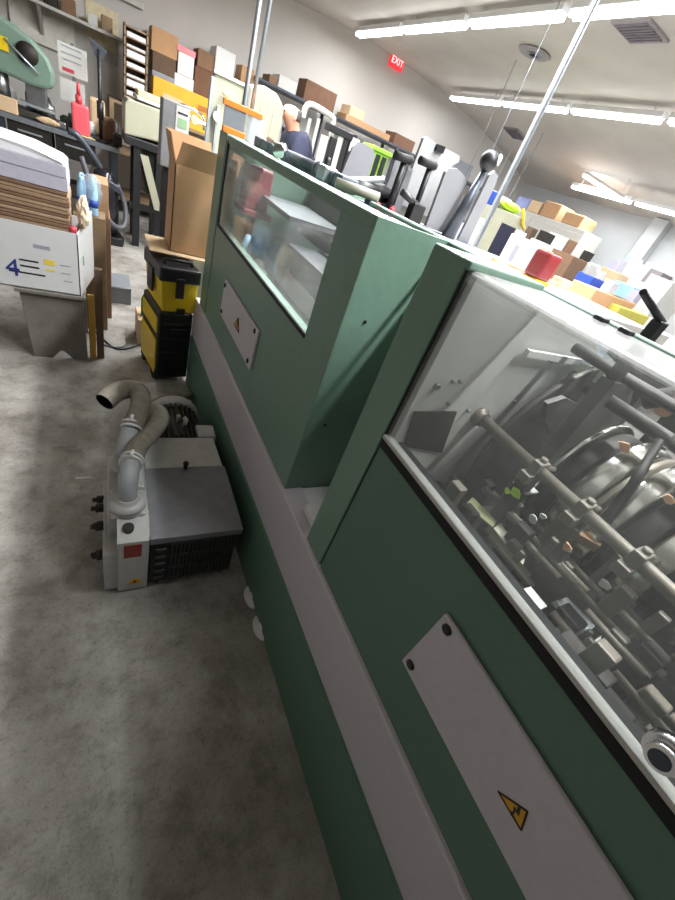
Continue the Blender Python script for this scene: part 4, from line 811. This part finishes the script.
def sub_skel(names, ed, grow=0, m=SKIN, nm='body', parent=per):
    def g(r): return tuple(x + grow for x in r) if isinstance(r, tuple) else r + grow
    return skinned(nm, [(J[n][0], g(J[n][1])) for n in names], [(names.index(a), names.index(c)) for a, c in ed], m, parent)
allE = [('pel', 'sp'), ('sp', 'ch'), ('ch', 'nk'), ('nk', 'hb'), ('hb', 'hc'), ('hc', 'ht'), ('ch', 'ls'), ('ls', 'le'), ('le', 'lw'), ('ch', 'rs'), ('rs', 're'), ('re', 'rw'), ('pel', 'lh'), ('lh', 'lk'), ('lk', 'la'), ('la', 'lt'), ('pel', 'rh'), ('rh', 'rk'), ('rk', 'ra'), ('ra', 'rt')]
# fingers are rooted at the wrists so the body stays one mesh
extra = []
for s, wr in (('l', 'lw'), ('r', 'rw')):
    w0 = Vector(J[wr][0]); d = Vector((-.9, .15 if s == 'l' else -.15, -.35)).normalized(); side = d.cross(Vector((0, 0, 1))).normalized()
    J[s + 'p'] = (tuple(w0 + d * .07), (.036, .018)); allE.append((wr, s + 'p'))
    for k in range(4):
        o = side * (k - 1.5) * .02; L_ = (.065, .078, .072, .055)[k]
        J[f'{s}f{k}a'] = (tuple(w0 + d * .10 + o), .009); J[f'{s}f{k}b'] = (tuple(w0 + d * (.10 + L_ * .55) + o * 1.1 - Vector((0, 0, .01))), .008); J[f'{s}f{k}c'] = (tuple(w0 + d * (.10 + L_) + o * 1.15 - Vector((0, 0, .03))), .007)
        allE += [(s + 'p', f'{s}f{k}a'), (f'{s}f{k}a', f'{s}f{k}b'), (f'{s}f{k}b', f'{s}f{k}c')]
    J[s + 't1'] = (tuple(w0 + d * .05 - side * .04), .010); J[s + 't2'] = (tuple(w0 + d * .085 - side * .055 - Vector((0, 0, .012))), .008); allE += [(s + 'p', s + 't1'), (s + 't1', s + 't2')]
_t = {k: J[k] for k in ('pel', 'sp', 'ch', 'ls', 'rs', 'le', 're', 'lh', 'rh', 'lk', 'rk')}
for k, (p_, r_) in _t.items(): J[k] = (p_, tuple(x - .03 for x in r_) if isinstance(r_, tuple) else r_ - .018)
body_ = sub_skel(list(J), allE)
J.update(_t)
J['col'] = ((-.14, -.02, 1.665), (.12, .115))
sub_skel(['pel', 'sp', 'ch', 'col', 'ls', 'le', 'rs', 're'], [('pel', 'sp'), ('sp', 'ch'), ('ch', 'col'), ('ch', 'ls'), ('ls', 'le'), ('ch', 'rs'), ('rs', 're')], .02, NAVY, 'shirt')
J['pel2'] = ((0, 0, .93), (.155, .11))
sub_skel(['pel2', 'lh', 'lk', 'la', 'rh', 'rk', 'ra'], [('pel2', 'lh'), ('lh', 'lk'), ('lk', 'la'), ('pel2', 'rh'), ('rh', 'rk'), ('rk', 'ra')], .016, mat('dark_trousers', '2a2a2e', .9), 'trousers')
for s in ('l', 'r'): part('shoe', MB().box(*sorted((J[s + 't'][0][0] - .04, J[s + 'a'][0][0] + .05)), J[s + 't'][0][1] - .05, J[s + 't'][0][1] + .05, 0, .085, .03), BLACK, per)
# face towards -x, tilted down; short grey hair at the back and top
t = bmesh.new(); bmesh.ops.create_uvsphere(t, u_segments=24, v_segments=16, radius=1)
bmesh.ops.delete(t, geom=[v for v in t.verts if v.co.z < -.45 or v.co.z > .45 or v.co.x < .05], context='VERTS')
for v in t.verts: v.co = Vector((hd.x + .006 + v.co.x * .098, hd.y + v.co.y * .088, hd.z + .01 + v.co.z * .11))
bmesh.ops.solidify(t, geom=t.faces[:], thickness=.012)
for f in t.faces: f.smooth = True
part('hair', MB()._merge(t), HAIR, per)
part('nose', MB().ball((hd.x - .092, hd.y, hd.z - .02), .016, (1.3, .8, 1.4), 12), SKIN, per)
for sy in (-1, 1): part('ear', MB().ball((hd.x + .01, hd.y + sy * .088, hd.z - .01), .022, (.7, .4, 1.2), 12), SKIN, per)
for sy in (-1, 1): part('eye', MB().ball((hd.x - .078, hd.y + sy * .032, hd.z + .008), .010, n=10), INKB, per)
part('mouth', MB().box(hd.x - .086, hd.x - .07, hd.y - .025, hd.y + .025, hd.z - .063, hd.z - .057, .002), mat('lip', '9c5a50', .6), per)
# ---------------------------------------------------------------- exit sign, vents, wires
p = ony(397, 62, 7.96); ex = thing('exit_sign', 'red lit exit sign high on the back wall', 'sign', (p.x, 7.97, p.z))
part('sign_box', MB().box(p.x - .13, p.x + .13, 7.94, 7.995, p.z - .09, p.z + .09, .006), emat('sign_red', 'e8323c', .9), ex)
text('exit_letters', 'EXIT', .12, (p.x, 7.938, p.z), (PI / 2, 0, 0), emat('sign_letter', 'ffd9d9', 1.2), ex)
def vent(name, label, q, w_, l_, m, roundv=False):
    z = 3.2
    for _ in range(8): c = onz(*q, z); z = ceil_z(c.x)
    t = thing(name, label, 'vent', (c.x, c.y, z - .02)); sl = math.atan(-.06 * (c.x - 4.2))
    if roundv: part('diffuser', MB().lathe([(.19, 0), (.17, -.012), (.08, -.015), (.08, -.01), (.0, -.01), (.0, 0.04), (.19, .04)], Matrix.Translation((c.x, c.y, z - .01)), 28), m, t); part('inner_cone', MB().lathe([(.12, .0), (.05, -.012), (.05, 0), (.12, 0.002)], Matrix.Translation((c.x, c.y, z - .02)), 24), GALV_D, t)
    else:
        M4 = Matrix.Translation((c.x, c.y, z - .005)) @ Matrix.Rotation(-sl, 4, 'Y')
        part('vent_frame', MB().box(-w_ / 2, w_ / 2, -l_ / 2, l_ / 2, -.015, .03, .004, M4), m, t)
        for k in range(7): part('slat', MB().box(-w_ / 2 + .03 + k * (w_ - .06) / 7, -w_ / 2 + .05 + k * (w_ - .06) / 7, -l_ / 2 + .03, l_ / 2 - .03, -.025, -.01, 0, M4), mat('slat_grey', '77727a', .6), t)
VM = mat('vent_grey', '9a9496', .6, 0)
vent('ceiling_vent', 'dark rectangular ceiling vent beyond the topmost light row', (641, 30), .36, .36, VM)
vent('ceiling_vent', 'round ceiling diffuser between topmost and middle light rows', (535, 52), .5, .5, VM, True)
vent('ceiling_vent', 'small rectangular ceiling vent beyond the middle light row', (515, 135), .4, .4, VM)
for i, (q, lb) in enumerate((((548, 28), 'thin hanging wire crossing the middle light row'), ((492, 116), 'thin hanging wire above the black ball knob'), ((527, 165), 'thin hanging wire near the far corner cartons'))):
    y = (3.6, 5.2, 6.2)[i]; p = ony(*q, y); solo('hanging_wire', MB().tube([(p.x, y, ceil_z(p.x) + .01), (p.x, y, 1.36 if i == 0 else 1.9)], .004, 6), GALV_D, lb, 'wire', 'thin wires hanging from the ceiling')
# ---------------------------------------------------------------- right side: cabinet row, tables and clutter
t = thing('tall_cabinet', 'long pale grey cabinet row with cartons on top along the far right', 'cabinet', (7.8, 6.0, 0))
part('cabinet_body', MB().box(7.5, 8.1, 5.1, 6.95, 0, 2.06, .01), LGREY, t)
for k in range(3): part('door', MB().box(7.488, 7.502, 5.13 + k * .61, 5.71 + k * .61, .08, 1.98, .004), LGREY, t)
for i, (q, s, h, m, lb) in enumerate((((526, 203), .34, .20, mat('blue_grey', '8b93c0', .7), 'blue-grey bundle on the cabinet row, nearest the corner'), ((541, 206), .30, .20, CARD_L, 'pale tan carton on the cabinet row beside the blue-grey bundle'), ((553, 210), .40, .26, CARD, 'big orange-brown carton on the cabinet row'), ((573, 221), .42, .20, CARD, 'wide brown carton on the cabinet row, nearest the pale column'))):
    p = onz(*q, 2.06); y = (6.78, 6.45, 6.05, 5.50)[i]; solo('carton', MB().box(7.52, 7.98, y - s / 2, y + s / 2, 2.06, 2.06 + h, .02), m, lb, 'box', 'cartons on the cabinet row')
p = ony(500, 240, 4.4); t = thing('grey_cabinet', 'grey-green cabinet with a dark glass panel behind the lever', 'cabinet', (p.x, 4.6, 0))
a, c = ony(488, 255, 4.4), ony(521, 222, 4.4); x0, x1 = a.x - .05, c.x + .05
part('cabinet_body', MB().box(x0, x1, 4.4, 4.9, 0, ony(505, 210, 4.4).z, .01), BEIGE, t); a, c = ony(488, 250, 4.4), ony(507, 230, 4.4); part('glass_panel', MB().box(a.x, a.x + .30, 4.392, 4.401, 1.18, 1.66, .002), NAVY, t)
zt = ony(505, 210, 4.4).z
solo('lime_bag', crumple(((x0 + x1) / 2 - .03, 4.56, zt + .06), .24, .14, .06, 4), LIME, 'lime yellow bag lying on the grey-green cabinet', 'bag'); solo('blue_box', MB().box(x0 + .02, x0 + .14, 4.76, 4.88, zt + .0, zt + .16, .01), BLUE, 'small blue box at left end of the grey-green cabinet top', 'box')
solo('yellow_strap', MB().tube(catmull([(x1 - .12, 4.42, zt + .10), (x1 - .08, 4.38, zt + .02), (x1 - .02, 4.38, zt - .06), (x1 + .1, 4.42, zt - .1)], 6), .02, 8), YELLOW, 'yellow strap hanging off the grey-green cabinet', 'strap')
def table(label, x0, x1, y0, y1, h=.95):
    t = thing('work_table', label, 'table', ((x0 + x1) / 2, (y0 + y1) / 2, 0)); part('table_top', MB().box(x0, x1, y0, y1, h - .04, h, .005), TABLEG, t)
    for x in (x0 + .03, x1 - .09):
        for y in (y0 + .03, y1 - .09): part('leg', MB().box(x, x + .06, y, y + .06, 0, h - .04), DSTEEL, t)
table('cluttered work table beyond the front clear hood, near the grey-green cabinet', 2.8, 4.35, 2.5, 3.9); table('cluttered work table at the far right beyond the front clear hood', 4.5, 8.3, 2.2, 4.3)
GT = 'clutter on the far work tables'
for (bl, tr, y, d, m, nm, cat, lb) in (
    ((455, 243), (469, 226), 3.2, .2, LILAC, 'lilac_carton', 'box', 'lilac carton seen between grey plates and the grey-green cabinet'),
    ((470, 240), (482, 218), 3.45, .2, WHITE, 'white_carton', 'box', 'white carton above the lilac one by the lever'),
    ((512, 262), (520, 236), 3.2, .2, WHITE, 'paper_stack', 'paper', 'upright white stack left of the red tub'),
    ((519, 266), (527, 238), 3.62, .15, mat('maroon_print', '7b5450', .7), 'maroon_binder', 'binder', 'maroon-brown binder left of the red tub'),
    ((529, 270), (538, 240), 3.2, .2, WHITE, 'white_carton', 'box', 'tall white carton just behind the red tub'),
    ((542, 240), (556, 236), 3.6, .1, GRIME, 'dark_tray', 'tray', 'dark tray high behind the red tub')):
    a, c = ony(*bl, y), ony(*tr, y); solo(nm, MB().box(a.x, max(c.x, a.x + .12), y, y + d, .95, c.z, .006), m, lb, cat, GT)
for (u0, u1, top, y, d, m, nm, cat, lb) in (
    (555, 565, (560, 235), 3.9, .2, WHITE, 'white_carton', 'box', 'pale upright carton right of the red tub, against the cabinet row'),
    (566, 583, (578, 258), 3.0, .3, CARD_D, 'brown_carton', 'box', 'dark brown carton right of the red tub'),
    (584, 593, (592, 264), 2.95, .2, PALE, 'paper_stack', 'paper', 'tall pale stack right of the dark brown carton'),
    (594, 602, (600, 266), 3.4, .2, WHITE, 'paper_roll', 'roll', 'white upright roll before the pale column foot'),
    (586, 602, (596, 278), 2.6, .2, BLUE, 'blue_carton', 'box', 'bright blue carton low in the right clutter'),
    (611, 624, (622, 274), 2.9, .25, CARD_L, 'tan_carton', 'box', 'yellowish tan carton in the right clutter'),
    (628, 636, (632, 286), 2.6, .25, SKYB, 'blue_box', 'box', 'sky blue box in the right clutter near the black clamp'),
    (655, 668, (662, 272), 3.85, .3, mat('dark_grey_card', '6f6a6a', .7), 'dark_carton', 'box', 'dark grey carton right of the white paper sheaves'),
    (650, 660, (654, 285), 3.3, .1, PINK, 'pink_box', 'box', 'small pink-red box before the dark grey carton'),
    (640, 655, (648, 284), 3.0, .2, mat('mint_card', 'c9ddd2', .7), 'mint_carton', 'box', 'pale mint carton behind the black clamp'),
    (664, 690, (676, 283), 2.6, .3, PALE, 'white_bin', 'bin', 'pale bin at the right picture edge')):
    y = y; c = ony(*top, y); a = ony(u0, top[1] + 12, y); e = ony(u1, top[1] + 12, y)
    solo(nm, MB().box(a.x, max(e.x, a.x + .1), y, y + d, .95, max(c.z, 1.1), .006), m, lb, cat, GT)
more = [(516, 244, 2.75, .07, PAPER_D, 'grey file left of the maroon binder'), (523, 232, 3.45, .08, WHITE, 'white box with papers behind the maroon binder'), (534, 228, 3.8, .10, BROWN, 'narrow brown box behind the tall white carton'),
        (548, 250, 2.7, .10, CARD_L, 'tan box directly behind the red tub'), (553, 262, 3.3, .12, PALE, 'pale box between the red tub and dark brown carton'), (572, 240, 3.85, .16, CARD_D, 'brown box high behind the dark brown carton'),
        (590, 252, 3.8, .14, GRIME, 'black tray behind the tall pale stack'), (603, 272, 2.9, .10, WHITE, 'white jar group right of the white roll'), (607, 268, 3.8, .14, SLATE, 'dark slate box at the pale column foot'),
        (615, 282, 2.45, .12, PAPER, 'white paper block before the yellowish tan carton'), (619, 262, 3.9, .16, LILAC, 'lilac box behind the yellowish tan carton'), (640, 292, 2.4, .12, PAPER_D, 'grey-lilac paper block right of the sky blue box'),
        (645, 268, 3.95, .14, NAVY, 'navy binder behind the white paper sheaves'), (634, 258, 4.05, .2, SKYB, 'pale blue box top behind the white paper sheaves'), (668, 292, 3.6, .2, WHITE, 'white box behind the pale bin at right edge')]
for i, (u, v, y, w_, m, lb) in enumerate(more):
    c = ony(u, v, y); solo('stacked_box', MB().box(c.x, c.x + w_, y, y + .10, .95, max(1.05, c.z), .005), m, lb, 'box', GT)
for k in range(7):
    p = ony(627 + 5 * k, 262 + 2 * k, 3.6); b = MB().box(-.10, .10, -.01, .01, 0, p.z - .95 + .05 * (k % 3), .002, Matrix.Translation((p.x, 3.6 + .03 * k, .95)) @ Matrix.Rotation(.08 * (k % 3 - 1), 4, 'Y'))
    solo('paper_sheaf', b, PAPER if k % 3 else PAPER_D, 'upright white paper sheaf in the rack at far right, %s from the pale column' % ['first', 'second', 'third', 'fourth', 'fifth', 'sixth', 'seventh'][k], 'paper', 'paper sheaves in the right clutter')
# nearer stack just beyond the hood: low table with flat goods
table('low side table right behind the front clear hood', 1.55, 3.15, .5, 2.1, 1.40)
for (q, sx, sy, h, m, nm, cat, lb) in (
    ((590, 292), .30, .22, .05, mat('cream_pad', 'efe3b8', .8), 'cream_pad', 'paper', 'cream paper pad on the side table by the red tub'),
    ((606, 292), .42, .14, .09, CARD, 'tan_carton', 'box', 'flat tan carton on the side table behind the cream pad'),
    ((598, 302), .5, .06, .03, WHITE, 'white_sheet', 'paper', 'long white sheet along the side table front'),
    ((623, 306), .34, .16, .06, mat('olive_pad', '9a9440', .8), 'olive_pad', 'paper', 'olive-yellow pad under the blue folder on the side table'),
    ((640, 308), .18, .2, .05, WHITE, 'white_tray', 'tray', 'white tray right of the olive pad')):
    c = onz(q[0], q[1], 1.40 + h); k_ = min(1, 2.75 / c.x) if c.x > 1.8 else 1.85 / c.x; c = Vector((c.x * k_, min(c.y * k_, 1.9), 0))
    solo(nm, MB().box(c.x - sx / 2, c.x + sx / 2, max(.52, c.y - sy / 2), max(.52, c.y - sy / 2) + sy, 1.40, 1.40 + h, .005), m, lb, cat, GT)
o_ = bpy.data.objects['olive_pad']; x, y, z = o_.location.x, o_.location.y, 1.40 + .06
solo('blue_folder', MB().box(x - .16, x + .06, y - .02, y + .075, z, z + .03, .003), mat('folder_blue', '2f78b4', .5), 'blue folder lying on the olive-yellow pad on the side table', 'folder', GT)
c = ony(649, 322, .45); solo('plastic_wrap', crumple((c.x - .02, .47, 1.425), .04, .035, .045, 8), FILM, 'crumpled clear plastic wrap beside the black clamp', 'plastic')
